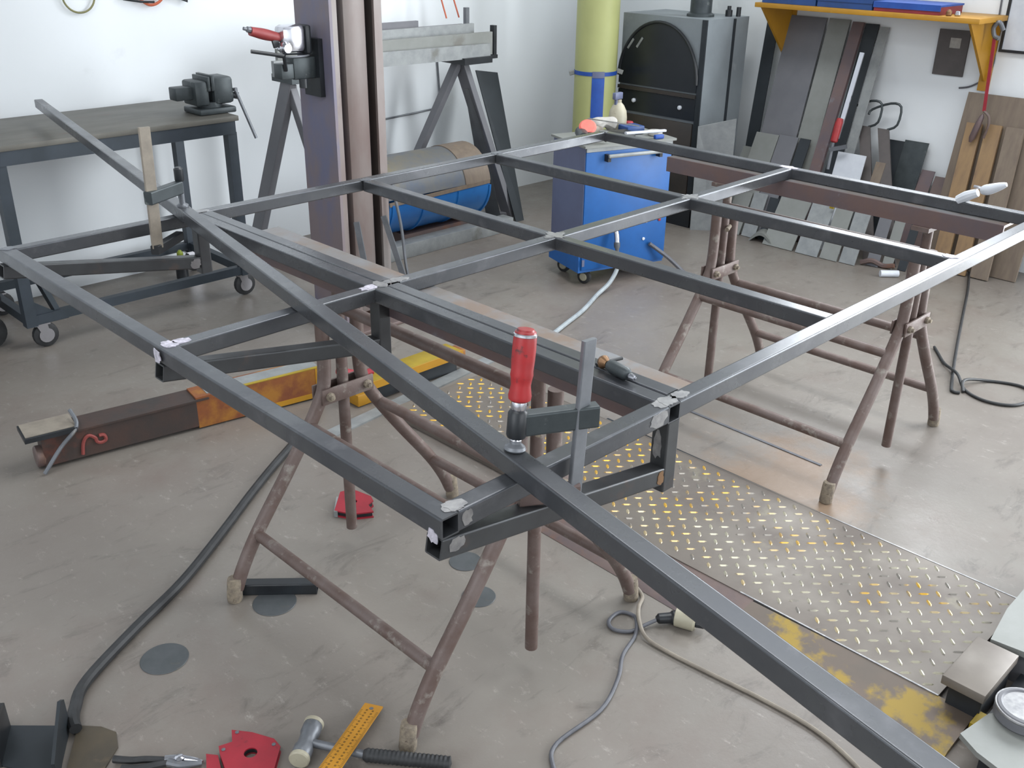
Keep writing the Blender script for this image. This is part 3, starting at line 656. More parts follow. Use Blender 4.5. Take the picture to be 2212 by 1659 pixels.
build('bracket_block', MB().box(1.969, 2.020, M_ - .026, M_ + .026, .970, 1.022, bev=.004).box(2.020, 2.129, M_ - .026, M_ + .034, .965, 1.040, bev=.006), 'vise', IH)
build('horizontal_bar', MB().cyl((1.866, M_ - .008, 1.072), (1.974, M_ - .040, 1.052), .0065, n=10), 'blackm', IH)
build('bar_holder', MB().bar((1.974, M_ - .040, 1.052), (1.985, M_ - .030, 1.00), .01, .01), 'blackm', IH)
build('ring', MB().tube([(2.035 + .062 * math.cos(a * PI / 8), M_ - .002 + .040 * math.sin(a * PI / 8), 1.0455) for a in range(16)], .0035, 8, closed=True, sub=2), 'steelg', IH)
build('socket', MB().lathe([(.015, 0), (.015, .030), (.010, .032)], (2.052, M_ - .030, .968), (0, 0, -1), 14), 'blackm', IH)
build('back_plate', MB().box(2.110, 2.129, M_ - .05, M_ + .05, .90, 1.10), 'blackm', IH)

# blue drum on pale beam
DR = thing('oil_drum', 'blue steel drum lying on its side with a dirty opened upper half', 'drum', (3.0, 3.78, .06))
dcx, dcz, dr = 3.80, .275, .185
def shell(a0, a1, x0, x1, r0, r1, n=20):
    m = MB(); A = [a0 + (a1 - a0) * k / n for k in range(n + 1)]
    pts = [(dcx + r1 * math.cos(a), dcz + r1 * math.sin(a)) for a in A] + [(dcx + r0 * math.cos(a), dcz + r0 * math.sin(a)) for a in A[::-1]]
    k0 = len(m.v); N = len(pts)
    vs = [(x0, p[0], p[1]) for p in pts] + [(x1, p[0], p[1]) for p in pts]
    fs = [(i, (i + 1) % N, N + (i + 1) % N, N + i) for i in range(N)]
    for s_ in (0, N):
        for i in range(n): fs.append((s_ + i, s_ + i + 1, s_ + N - 2 - i, s_ + N - 1 - i))
    return m.add(vs, fs)
build('lower_half', shell(PI * .98, PI * 2.02, 2.80, 3.44, dr - .004, dr), 'bluedrum', DR)
build('upper_half', shell(PI * .04, PI * .96, 2.80, 3.44, dr - .006, dr - .002), 'drumtop', DR)
build('upper_band', shell(PI * .04, PI * .96, 3.28, 3.445, dr - .003, dr + .002), 'wood', DR, label='brown rusty patch of the upper half')
build('end_disc', MB().lathe([(dr - .012, 0), (dr - .002, .0), (dr - .002, .004), (dr - .02, .004), (0, .004)], (3.432, dcx, dcz), (1, 0, 0), 40), 'bluedrum', DR)
for x in (2.82, 3.01, 3.23, 3.44): build('rolling_hoop', shell(PI * 1.0, PI * 2.0, x - .006, x + .006, dr - .001, dr + .006), 'bluedrum', DR)
build('torn_edge', MB().bar((2.80, dcx - dr + .001, .278), (3.44, dcx - dr + .001, .292), .008, .018), 'wood', DR)
single('pale_beam', MB().box(2.60, 3.62, 3.62, 3.70, .0, .07, bev=.003), 'galv', 'pale grey square beam on the floor in front of the blue drum', 'beam')
single('drum_cradle', MB().box(2.95, 3.40, 3.70, 3.90, .0, .088), 'skirt', 'low brown block under the blue drum behind the pale beam', 'block')

# ---------------------------------------------------------------- blue tool cart (turned)
TC = thing('tool_cart', 'blue sheet steel tool cart on casters with grey-blue side and front handle', 'cart', (3.20, 2.77, 0))
Rz = Matrix.Translation(Vector((3.20, 2.77, 0))) @ Matrix.Rotation(math.radians(-17.6), 4, 'Z')
cw, cdp = .44, .275
def cb(name, m, *b, **k): return build(name, MB().box(*b, M=Rz, **{q: v for q, v in k.items() if q == 'bev'}), m, k.get('parent', TC), label=k.get('label'))
cb('front_panel', 'bluecart', 0, cw, 0, .012, .08, .603, bev=.003)
cb('side_panel', 'cartside', -.004, .002, .006, cdp, .14, .622)
cb('side_panel', 'bluecart', cw, cw + .003, .006, cdp, .08, .622)
cb('base_frame', 'bluecart', -.012, cw, .008, cdp, .068, .16)
cb('inner_body', 'blackm', .006, cw - .004, .014, cdp, .09, .622)
cb('top_tray', 'sheetl', -.014, cw + .012, -.012, cdp + .01, .6225, .632)
cb('top_rail', 'galv', .0, cw, -.002, .010, .6035, .622)
hd = cb('handle', 'galv', .09, .37, -.040, -.026, .578, .594, bev=.005)
cb('handle_stub', 'rubber', .09, .105, -.030, -.0005, .561, .591, parent=hd); cb('handle_stub', 'rubber', .355, .37, -.030, -.0005, .561, .591, parent=hd)
for (a, z, m) in ((.26, .40, 'redmag'), (.33, .27, 'white'), (.40, .27, 'redmag'), (.32, .19, 'white')):
    b = Rz @ Vector((a, -.0002, z)); build('button', MB().lathe([(.007, 0), (.007, .004), (0, .005)], b, Rz.to_3x3() @ Vector((0, -1, 0)), 10), m, TC)
cb('corner_clip', 'cartside', .0, .012, -.004, .0, .10, .13); cb('corner_clip', 'cartside', .0, .012, -.004, .0, .16, .19)
for a, b in ((.05, .05), (.37, .05), (.05, .235), (.37, .235)):
    c = Rz @ Vector((a, b, 0)); k = build('caster', MB().box(c.x - .018, c.x + .018, c.y - .018, c.y + .018, .055, .0675), 'blackm', TC)
    build('wheel', MB().lathe([(.025, 0), (.032, .003), (.032, .019), (.025, .022)], (c.x - .011, c.y, .0322), (1, .2, 0), 18), 'rubber', k)
    build('hub', MB().lathe([(.019, 0), (.016, .003), (0, .004)], (c.x - .0115, c.y, .0322), (-1, -.2, 0), 14), 'cream', k)
# tool on cart front and its hose
AG = thing('air_gun', 'small chrome air gun hanging at the front of the blue cart', 'air gun', (3.30, 2.70, .2))
build('body', MB().tube([(3.335, 2.700, .262), (3.335, 2.690, .235), (3.332, 2.684, .205)], .012, 12), 'chrome', AG)
build('nozzle', MB().lathe([(.014, 0), (.014, .02), (.009, .03), (.009, .045)], (3.332, 2.684, .205), (0, -.1, -1), 12), 'steelg', AG)
build('hook', MB().tube([(3.318, 2.712, .285), (3.325, 2.698, .29), (3.335, 2.699, .262)], .004, 8), 'steelg', AG)
single('air_hose', MB().tube([(3.332, 2.678, .16), (3.325, 2.665, .10), (3.27, 2.66, .04), (3.16, 2.64, .011), (2.98, 2.56, .010), (2.80, 2.50, .010), (2.66, 2.455, .010), (2.50, 2.42, .010), (2.36, 2.36, .010)], .0095, 10), 'hose', 'pale grey air hose dropping from the blue cart onto the floor', 'hose')
single('side_rod', MB().tube([(3.53, 2.655, .165), (3.60, 2.60, .10), (3.66, 2.55, .03), (3.68, 2.53, .008)], .009, 8), 'greyc', 'short dark hose sticking out of the lower right of the blue cart front', 'hose')

# clutter on the cart, all in a row
def cp(a, b, z): v = Rz @ Vector((a, b, 0)); return Vector((v.x, v.y, z))
zt = .6325
def clut(name, mb, m, lab, cat): return single(name, mb, m, lab, cat, 'things piled on the tool cart')
GR = thing('angle_grinder', 'grey power tool with salmon disc on the left corner of the blue cart', 'grinder', tuple(cp(.03, .10, zt)), 'things piled on the tool cart')
build('body', MB().tube([cp(-.005, .02, zt + .026), cp(.02, .07, zt + .028), cp(.05, .14, zt + .03)], .025, 14), 'vise', GR)
build('disc', MB().lathe([(.034, 0), (.038, .004), (.030, .012), (0, .014)], cp(.06, .10, zt + .055), (-.5, -.5, .7), 20), 'skin_or', GR)
build('side_grip', MB().tube([cp(.03, .06, zt + .03), cp(.075, .02, zt + .030), cp(.10, .0, zt + .02)], .014, 10), 'blackm', GR)
clut('glove', MB().tube([cp(.10, .14, zt + .026), cp(.13, .155, zt + .030), cp(.17, .17, zt + .024)], lambda t: .022 - .006 * t, 12), 'beigec', 'tan rag-like glove beside the grey power tool on the blue cart', 'glove')
clut('rag', MB().tube([cp(.16, .22, zt + .03), cp(.22, .225, zt + .045), cp(.27, .22, zt + .03)], lambda t: .028 + .006 * math.sin(9 * t), 10), 'cloth', 'crumpled grey rag at the back of the blue cart', 'rag')
clut('steel_rule', MB().bar(cp(.12, .20, zt + .072), cp(.30, .06, zt + .050), .014, .003), 'bare', 'thin steel rule lying aslant over the tools on the blue cart', 'ruler')
clut('paper_strip', MB().bar(cp(.20, .015, zt + .035), cp(.41, .02, zt + .030), .018, .010, r=.003), 'white', 'long white strip lying across the front of the blue cart', 'strip')
clut('black_case', MB().box(.17, .27, .04, .125, zt + .001, zt + .030, M=Rz, bev=.004), 'blackm', 'small black case under the white strip on the blue cart', 'case')
clut('blue_case', MB().box(.28, .37, .12, .20, zt + .001, zt + .036, M=Rz, bev=.004), 'crateb', 'dark blue small case at the back right of the blue cart', 'case')
clut('blue_clip', MB().box(.345, .39, -.004, .014, zt + .001, zt + .018, M=Rz, bev=.003), 'bluetape', 'small bright blue clip at the front edge of the blue cart', 'clip')
clut('tape_roll', MB().lathe([(.016, 0), (.032, .001), (.032, .02), (.016, .021), (.016, 0)], cp(.40, .08, zt + .001), n=20), 'cloth', 'round grey tape roll at the right end of the blue cart', 'tape')
clut('round_tin', MB().lathe([(.028, 0), (.028, .02), (.018, .036), (0, .038)], cp(.36, .235, zt + .001), n=18), 'redmag', 'dark red round tin next to the beige bottle on the blue cart', 'tin')
BT = thing('spray_bottle', 'beige round-shouldered spray bottle with grey trigger on the blue cart', 'bottle', tuple(cp(.305, .245, zt)))
bb = cp(.305, .245, zt + .001)
build('bottle_body', MB().lathe([(.034, 0), (.041, .005), (.042, .055), (.038, .085), (.025, .110), (.014, .122), (.014, .134), (0, .135)], bb, n=24), 'cream', BT)
build('trigger_head', MB().box(-.034, .018, -.010, .010, .136, .166, M=Matrix.Translation(bb), bev=.004).box(-.022, -.014, -.006, .006, .112, .138, M=Matrix.Translation(bb)), 'cartside', BT)

# ---------------------------------------------------------------- yellow pipe
YP = thing('yellow_pipe', 'thick pale yellow round pipe column with blue tape bands behind the blue cart', 'pipe', (4.20, 3.60, 0))
build('pipe', MB().lathe([(.112, 0), (.112, 3.45)], (4.20, 3.60, 0), n=48), 'paleyel', YP)
def arc(z0, z1, a0, a1, r0, r1, m, name, par, n=14):
    mb = MB(); A = [math.radians(a0 + (a1 - a0) * k / n) for k in range(n + 1)]
    poly = [(4.20 + r1 * math.cos(a), 3.60 + r1 * math.sin(a), z0) for a in A] + [(4.20 + r0 * math.cos(a), 3.60 + r0 * math.sin(a), z0) for a in A[::-1]]
    N = len(poly); vs = poly + [(x, y, z1) for x, y, _ in poly]; fs = [(i, (i + 1) % N, N + (i + 1) % N, N + i) for i in range(N)]
    for s_ in (0, N):
        for i in range(n): fs.append((s_ + i, s_ + i + 1, s_ + N - 2 - i, s_ + N - 1 - i))
    return build(name, mb.add(vs, fs), m, par)
arc(.752, .772, 130, 330, .1125, .115, 'bluetape', 'tape_band', YP)
arc(.40, .748, 212, 246, .1125, .1145, 'bluetape', 'tape_strip', YP)
arc(.744, .776, 213, 245, .1152, .1175, 'cartside', 'tape_patch', YP)
a_ = math.radians(140); build('clamp_lug', MB().bar((4.20 + .108 * math.cos(a_), 3.60 + .108 * math.sin(a_), .76), (4.20 + .14 * math.cos(a_), 3.60 + .14 * math.sin(a_), .752), .014, .022, r=.003), 'sheetl', YP)
a_ = math.radians(-45); build('clamp_lug', MB().bar((4.20 + .108 * math.cos(a_), 3.60 + .108 * math.sin(a_), .772), (4.20 + .145 * math.cos(a_), 3.60 + .145 * math.sin(a_), .760), .014, .024, r=.003), 'sheetl', YP)

# ---------------------------------------------------------------- arched oven
OV = thing('arched_oven', 'tall grey steel oven with black arched glass door and small knobs', 'oven', (4.52, 3.30, 0))
ox, oy0, oy1, oz = 4.36, 3.02, 3.56, 1.055
build('casing', MB().box(ox, 4.72, oy0, oy1, .0, oz), 'ovend', OV)
build('side_groove', MB().box(4.58, 4.60, oy0 - .004, oy0 - .0005, .52, 1.05), 'sheetd', OV)
build('front_frame', MB().box(ox - .008, ox - .0005, oy0 + .0, oy0 + .03, .0, oz - .002), 'sheetd', OV)
N = 24; yc = (oy0 + .03 + oy1) / 2; hr = (oy1 - oy0 - .03) / 2
arch = [(ox - .012, yc + hr * math.cos(PI * k / N), .74 + (.285) * math.sin(PI * k / N)) for k in range(N + 1)]
build('arch_door', MB().extr([(ox - .012, oy1, .70), ] + arch + [(ox - .012, oy0 + .03, .70)], (.0115, 0, 0)), 'ovenblk', OV)
ring = MB().tube([(ox - .014, p[1], p[2]) for p in arch], .008, 8, smooth=False); build('door_rim', ring, 'blackm', OV)
build('trim_bar', MB().box(ox - .018, ox - .0005, oy0 + .03, oy1, .672, .690), 'ovendoor', OV)
build('drawer_front', MB().box(ox - .010, ox - .0005, oy0 + .03, oy1, .56, .668), 'ovenblk', OV)
for y in (oy1 - .115, oy0 + .12): build('knob', MB().lathe([(.011, 0), (.011, .010), (.007, .014), (0, .015)], (ox - .0105, y, .618), (-1, 0, 0), 14), 'white', OV)
build('lower_door', MB().box(ox - .014, ox - .0005, oy0 + .035, oy1 - .01, .10, .545, bev=.003), 'ovendoor', OV)
build('foot_rail', MB().box(ox - .010, ox - .0005, oy0, oy1, .0, .09), 'ovenblk', OV)
for k, (y, z) in enumerate(((oy1 - .07, .905), (oy1 - .13, .915))):
    build('reflective_strip', MB().bar((ox - .0145, y + .018, z - .025), (ox - .0145, y - .018, z + .025), .003, .012, (0, 1, 0)), 'galv', OV)
build('flue', MB().lathe([(.055, 0), (.055, .6)], (4.50, 3.17, oz - .001), n=28), 'vise', OV)
build('flue_collar', MB().lathe([(.07, 0), (.07, .012), (.056, .02)], (4.50, 3.17, oz - .0005), n=28), 'vise', OV)
single('oven_fitting', MB().lathe([(.018, 0), (.018, .03), (.010, .034), (.010, .05), (0, .05)], (4.62, 3.08, oz + .0005), n=14), 'blackm', 'small black fitting standing on top of the oven, left of two', 'fitting')
single('oven_fitting', MB().lathe([(.012, 0), (.012, .045), (0, .046)], (4.655, 3.045, oz + .0005), n=12), 'blackm', 'thin black stub on top of the oven at its right edge', 'fitting')
single('metal_sheet', MB().quad((4.33, 2.995, .0), (4.455, 2.85, .0), (4.385, 2.815, .60), (4.29, 2.975, .55), .010), 'galv', 'pale low panel leaning against the right side of the oven', 'panel')

# ---------------------------------------------------------------- right wall: shelf, crates, hangings
SF = thing('wall_shelf', 'long yellow wall shelf with triangular yellow brackets carrying blue and red crates', 'shelf', (4.77, 2.4, 1.1))
build('shelf_board', MB().box(4.60, XR - .001, 1.80, 2.92, 1.112, 1.134, bev=.002), 'yellow', SF)
for y in (1.845, 2.888):
    build('bracket', MB().extr([(4.925, y, 1.112), (4.625, y, 1.112), (4.905, y, .845), (4.925, y, .845)], (0, .012, 0)), 'yellow', SF)
    build('bracket_flange', MB().box(4.918, XR - .001, y - .02, y + .03, .80, 1.112), 'yellow', SF)
def crate(x0, x1, y0, y1, z0, z1, m, lab, lid=None):
    c = thing('crate', lab, 'crate', ((x0 + x1) / 2, (y0 + y1) / 2, z0), 'crates on the yellow shelf')
    w = MB().box(x0, x1, y0, y1, z0, z0 + .006)
    for a in ((x0, x0 + .006, y0, y1), (x1 - .006, x1, y0, y1), (x0 + .006, x1 - .006, y0, y0 + .006), (x0 + .006, x1 - .006, y1 - .006, y1)): w.box(*a, z0 + .006, z1)
    build('crate_body', w, m, c)
    build('rim', MB().box(x0 - .005, x1 + .005, y0 - .003, y1 + .003, z1, z1 + .008).box(x0 - .005, x0 - .0005, y0 - .003, y1 + .003, z1 - .018, z1), lid or m, c)
crate(4.625, 4.86, 2.60, 2.895, 1.1345, 1.19, 'crateb', 'left dark blue crate on the yellow shelf')
crate(4.625, 4.86, 2.31, 2.59, 1.1345, 1.18, 'crateb', 'middle dark blue crate on the yellow shelf')
crate(4.625, 4.86, 1.99, 2.30, 1.1345, 1.168, 'crater', 'red crate with blue lid near the right end of the yellow shelf', 'bluetape')
single('shelf_fitting', MB().lathe([(.010, 0), (.013, .004), (.013, .018), (.006, .026), (0, .027)], (4.64, 1.955, 1.1345), n=14), 'copper', 'small brass fitting on the shelf beside the red crate', 'fitting')
single('shelf_fitting', MB().lathe([(.010, 0), (.014, .006), (.010, .02), (0, .022)], (4.66, 1.925, 1.1345), n=14), 'chrome', 'small shiny fitting at the right end of the yellow shelf', 'fitting')
PC = thing('dark_board', 'small dark brown board with a pale patch hanging on the wall under the shelf', 'board', (4.92, 2.04, .86))
build('board_panel', MB().box(4.918, XR - .001, 1.955, 2.10, .85, 1.055), 'picd', PC)
build('pale_patch', MB().box(4.9165, 4.918, 1.99, 2.04, .975, 1.02), 'cloth', PC)
WBD = thing('white_board', 'white board in a thin dark frame at the right edge of the wall', 'board', (4.92, 1.5, .99))
build('board_panel', MB().box(4.916, XR - .001, 1.26, 1.80, .99, 1.60), 'white', WBD)
for b in ((1.80, 1.812, .978, 1.61), (1.26, 1.80, .978, .99)): build('frame_bar', MB().box(4.910, XR - .001, *b), 'blackm', WBD)
single('wall_cable', MB().tube([(4.922, 1.85, 1.25), (4.922, 1.84, 1.05), (4.922, 1.825, .93), (4.922, 1.85, .86), (4.922, 1.905, .815), (4.922, 1.96, .80)], .004, 8), 'greyc', 'thin dark cable curving down the wall beside the white board', 'cable')
HS = thing('lifting_strap', 'orange-red strap with grey hook end and brown grip hanging from the shelf bracket', 'strap', (4.80, 1.78, .57))
build('strap_band', MB().bar((4.80, 1.800, 1.060), (4.80, 1.778, .730), .014, .004, (1, 0, 0)), 'redmag', HS)
build('top_hook', MB().tube([(4.80, 1.768, 1.080), (4.79, 1.788, 1.112), (4.79, 1.808, 1.090), (4.80, 1.802, 1.055), (4.80, 1.780, 1.045)], .010, 10), 'steelg', HS)
build('grip', MB().lathe([(.006, 0), (.014, .02), (.015, .08), (.010, .125), (.004, .135)], (4.80, 1.812, .586), (0, -.25, 1), 14), 'rusth', HS)
build('side_hook', MB().tube([(4.80, 1.778, .730), (4.80, 1.753, .710), (4.80, 1.746, .670), (4.80, 1.756, .612)], .006, 8), 'rust', HS)

# wall items on the left wall, top of picture
single('wire_coil', MB().tube([(1.77 + .065 * math.cos(a * PI / 10), 4.255, 1.19 + .065 * math.sin(a * PI / 10)) for a in range(20)], .004, 8, closed=True, sub=2), 'greenw', 'olive wire coil hanging on the white wall at the top left', 'coil')
single('orange_hose', MB().tube([(2.0, 4.25, 1.25), (2.02, 4.25, 1.175), (2.07, 4.25, 1.142), (2.125, 4.25, 1.17), (2.14, 4.25, 1.25)], .006, 8), 'orangecord', 'orange hose loop hanging on the white wall at the top', 'hose')
HK = thing('wall_hook', 'dark bent wire hook rail fixed to the white wall beside the orange hose', 'hook', (2.1, 4.25, 1.15))
build('hook_bar', MB().tube([(1.95, 4.25, 1.17), (2.02, 4.24, 1.158), (2.08, 4.24, 1.155)], .005, 8, smooth=False), 'blackm', HK)
build('hook_frame', MB().tube([(2.13, 4.25, 1.19), (2.235, 4.25, 1.15), (2.24, 4.25, 1.24)], .005, 8, smooth=False), 'blackm', HK)
OC = thing('hanging_rope', 'two orange cords dropping down the wall onto the profile rack', 'cord', (3.6, 4.2, 1.0))
build('cord_strand', MB().tube([(3.52, 4.15, 1.5), (3.53, 4.12, 1.25), (3.545, 4.05, 1.03)], .004, 8), 'orangecord', OC)
build('cord_strand', MB().tube([(3.60, 4.15, 1.5), (3.61, 4.12, 1.25), (3.63, 4.05, 1.03)], .004, 8), 'orangecord', OC)
single('coat_hook', MB().tube([(4.905, 3.78, .99), (4.905, 3.76, .95), (4.905, 3.775, .93)], .010, 8), 'blackm', 'small dark hook on the wall between the yellow pipe and the oven', 'hook')

# sheets and bars leaning at the right wall
def lean(name, y0, y1, xf, zt, m, lab, cat='sheet', th=.006, dy=0.0, xt=None, z0=0.0, grp='steel leaning at the right wall'):
    xt = XR - .012 if xt is None else xt
    a, b = Vector((xf, y0, z0)), Vector((xf, y1, z0)); c, d = Vector((xt, y1 + dy, zt)), Vector((xt, y0 + dy, zt))
    nrm = (b - a).cross(d - a).normalized(); nrm = nrm if nrm.x < 0 else -nrm
    return single(name, MB().extr([a, b, c, d], nrm * th), m, lab, cat, grp, smooth=False)
lean('leaning_sheet', 2.945, 2.875, 4.66, 1.03, 'sheetd', 'black narrow sheet at the left end of the sheets leaning on the right wall', dy=.06, xt=4.88)
lean('leaning_sheet', 2.87, 2.66, 4.60, 1.06, 'sheet', 'broad grey steel sheet leaning at the right wall beside the black one', dy=.025)
lean('leaning_sheet', 2.655, 2.54, 4.60, 1.06, 'sheetl', 'lighter grey narrow sheet leaning beside the broad grey one', dy=.015)
lean('rusty_bar', 2.535, 2.475, 4.58, 1.05, 'rusth', 'rusty brown steel bar leaning behind the red-handled clamp at the wall', 'bar', .02, dy=.0)
lean('leaning_sheet', 2.47, 2.40, 4.62, 1.05, 'sheetd', 'dark grey strip leaning to the right of the rusty bar', dy=.0)
lean('leaning_sheet', 2.395, 2.345, 4.63, 1.04, 'galv', 'pale thin strip, rightmost of the tall sheets leaning under the shelf', dy=.0)
for (y0, y1, zt, xf, m, lab) in ((2.95, 2.885, .40, 4.50, 'sheetl', 'leftmost short grey sheet of the row standing before the tall sheets'),
        (2.88, 2.745, .485, 4.48, 'sheetl', 'second short grey sheet from the left before the tall sheets'),
        (2.74, 2.63, .49, 4.48, 'sheet', 'third short grey sheet from the left before the tall sheets'),
        (2.62, 2.56, .49, 4.49, 'sheetd', 'dark narrow short sheet standing left of the rusty bar')):
    lean('short_sheet', y0, y1, xf, zt, m, lab, dy=.01, xt=4.715)
lean('short_sheet', 2.385, 2.235, 4.54, .46, 'white', 'bright grey-white offcut standing under the red clamp at the wall', dy=.02, xt=4.705)
lean('short_sheet', 2.205, 2.155, 4.56, .43, 'wood', 'narrow brown offcut right of the bright offcut at the wall', dy=.02, xt=4.76)
# red clamp hung on the bars
C3 = thing('bar_clamp', 'red-handled bar clamp hanging upside down on the steel leaning at the right wall', 'clamp', (4.68, 2.38, .36), 'bar clamps')
build('bar', MB().bar((4.77, 2.395, .93), (4.665, 2.405, .53), .022, .008, (1, 0, 0)), 'chrome', C3)
build('handle', MB().lathe([(.012, 0), (.018, .006), (.019, .05), (.018, .10), (.013, .118), (0, .12)], (4.655, 2.415, .51), (.22, -.02, 1), 16), 'red', C3)
build('screw', MB().cyl((4.652, 2.415, .51), (4.635, 2.415, .38), .008, n=10), 'steelg', C3)
build('sliding_arm', MB().bar((4.645, 2.425, .475), (4.66, 2.345, .50), .016, .02), 'steelg', C3)
# two flat bars with wire loops
for (y, yt, zt, lab) in ((2.155, 2.325, .575, 'left'), (2.045, 2.225, .575, 'right')):
    hb = thing('looped_bar', lab + ' of two wire-looped flat grey bars leaning at the wall', 'bar', (4.60, y, 0), 'looped bars')
    a = Vector((4.56, y - .10, 0)); b = Vector((4.84, yt, zt)); u = Vector((0, .058, 0))
    build('flat_bar', MB().extr([a, a + u, b + u, b], (-.010, 0, .004)), 'picd', hb)
    build('wire_loop', MB().tube([b + u * .2, b + Vector((.0, -.035, .03)), b + Vector((.01, -.035, .115)), b + Vector((.01, .02, .125)), b + Vector((.01, .11, .085)), b + Vector((0, .12, .06))], .006, 8, sub=3), 'vise', hb)
lean('steel_plate', 2.25, 2.16, 4.72, .52, 'sheetd', 'dark plate leaning behind the looped bars', 'plate', xt=4.90)
lean('steel_plate', 2.16, 2.04, 4.74, .53, 'vise', 'dark stepped plate leaning right behind the second looped bar', 'plate', xt=4.90)
lean('steel_plate', 2.04, 1.975, 4.70, .405, 'rusth', 'low brown-grey plate leaning left of the wooden boards', 'plate', xt=4.88)
lean('steel_plate', 1.97, 1.905, 4.72, .385, 'skirt', 'low dark brown plate leaning next to the orange-brown board', 'plate', xt=4.88)
# offcuts on the floor in front of the wall
for (y0, y1, xf, zt, xt, m, lab) in ((2.86, 2.76, 4.44, .20, 4.56, 'sheetl', 'low grey offcut nearest the oven on the floor'),
        (2.75, 2.67, 4.45, .21, 4.56, 'galv', 'low pale offcut, second from the oven on the floor'),
        (2.655, 2.60, 4.46, .20, 4.56, 'sheetd', 'low dark offcut, third from the oven on the floor'),
        (2.59, 2.42, 4.40, .215, 4.56, 'sheetl', 'wide light grey offcut leaning behind the arched scrap'),
        (2.40, 2.28, 4.40, .225, 4.54, 'galv', 'light grey sheet offcut with a yellow speck beside it on the floor'),
        (2.27, 2.18, 4.41, .225, 4.54, 'sheetl', 'light grey offcut left of the narrow floor offcuts'),
        (2.17, 2.09, 4.42, .225, 4.54, 'galv', 'slanting pale offcut at the end of the wide floor offcuts'),
        (2.06, 2.00, 4.48, .22, 4.58, 'sheet', 'narrow grey offcut standing on the floor before the looped bars'),
        (1.99, 1.94, 4.50, .22, 4.60, 'sheetl', 'narrow pale offcut standing on the floor left of the boards'),
        (1.92, 1.88, 4.52, .24, 4.64, 'sheetd', 'narrow dark offcut standing on the floor at the first board')):
    lean('floor_offcut', y0, y1, xf, zt, m, lab, 'offcut', dy=.015, xt=xt, grp='offcuts on the floor by the right wall')
single('arched_scrap', MB().extr([(4.40 + .0 * t, 2.68 - .15 * t / 12, .0 + .055 * math.sin(PI * t / 12)) for t in range(13)] + [(4.40, 2.68 - .012 - .126 * t / 12, .0 + .040 * math.sin(PI * t / 12)) for t in range(12, -1, -1)], (.09, .03, 0)), 'sheetl', 'thin arched piece of grey sheet scrap lying on the floor', 'scrap')
single('crumpled_scrap', MB().tube([(4.46, 2.08, .012), (4.47, 2.03, .03), (4.49, 1.98, .012), (4.50, 1.93, .022)], lambda t: .012, 6), 'skirt', 'crumpled brown strip of scrap on the floor before the narrow offcuts', 'scrap')
single('plastic_tube', MB().tube([(4.36, 1.93, .016), (4.42, 1.87, .016)], .016, 12, smooth=False), 'white', 'white plastic tube piece lying on the floor near the right trestle', 'tube')
single('yellow_tag', MB().box(4.500, 4.512, 2.285, 2.305, .2262, .2365), 'yellowl', 'tiny bright yellow tag on the edge of the light grey floor offcut', 'tag')
# boards at the far right
lean('wooden_board', 1.90, 1.46, 4.76, .79, 'wood', 'wide brown-grey board leaning at the wall behind the other boards', 'board', .016, dy=.0, xt=XR - .020, grp='boards leaning at the right wall')
lean('wooden_board', 1.815, 1.745, 4.66, .66, 'woodo', 'orange-brown narrow board, leftmost before the wide board', 'board', .018, dy=.045, xt=4.86, grp='boards leaning at the right wall')
lean('wooden_board', 1.725, 1.655, 4.67, .665, 'woodo', 'orange-brown board in the middle before the wide board', 'board', .018, dy=.045, xt=4.86, grp='boards leaning at the right wall')
lean('wooden_board', 1.635, 1.555, 4.68, .665, 'wood', 'greyer brown board, rightmost before the wide board', 'board', .018, dy=.045, xt=4.86, grp='boards leaning at the right wall')

# ---------------------------------------------------------------- cables on the floor
def cable(name, pts, r, m, lab, cat='cable'): return single(name, MB().tube(pts, r, 10), m, lab, cat)
cable('thick_cable', [(.456, 1.668, .018), (.463, 1.695, .018), (.482, 1.733, .0135), (.533, 1.795, .013), (.688, 1.888, .013), (.849, 1.975, .013), (1.028, 2.10, .013), (1.179, 2.212, .013), (1.311, 2.305, .013), (1.395, 2.360, .013), (1.47, 2.41, .013), (1.60, 2.50, .013)], .0125, 'rubber', 'thick black cable curving over the floor from the lower left corner')
zc = .0055
cable('grey_cable', [(1.05, .88, zc), (1.082, .95, zc), (1.13, .985, zc), (1.264, .985, zc), (1.363, 1.021, zc), (1.429, 1.062, zc), (1.500, 1.085, zc), (1.530, 1.105, .016), (1.556, 1.135, zc), (1.542, 1.165, zc), (1.499, 1.162, zc), (1.483, 1.135, zc), (1.505, 1.103, zc), (1.545, 1.090, .010), (1.575, 1.078, .016)], .0045, 'greyc', 'thin grey cable looping beside the plug on the floor')
cable('beige_cable', [(1.652, 1.235, .006), (1.648, 1.20, .005), (1.628, 1.165, .005), (1.575, 1.135, .020), (1.533, 1.10, .022), (1.512, 1.06, .008), (1.512, .991, .005), (1.524, .875, .005), (1.536, .766, .005), (1.538, .646, .005), (1.51, .539, .005), (1.45, .42, .005)], .0048, 'beigec', 'beige cable running from the tread plate edge towards the lower right')
PL = thing('cable_plug', 'black plug with cream socket shell lying on the floor beside the loose tube', 'plug', (1.60, 1.07, 0))
build('plug_body', MB().lathe([(.006, 0), (.012, .006), (.013, .035), (.017, .04), (.017, .05)], (1.572, 1.081, .018), (.033, -.026, .0), 16), 'blackm', PL)
build('socket_shell', MB().lathe([(.0172, 0), (.023, .002), (.025, .045), (.019, .05), (.0172, .03)], (1.606, 1.052, .024), (.02, -.045, 0), 22), 'cream', PL)
build('contact', MB().cyl((1.62, 1.01, .02), (1.632, .988, .02), .009, n=10), 'blackm', PL)
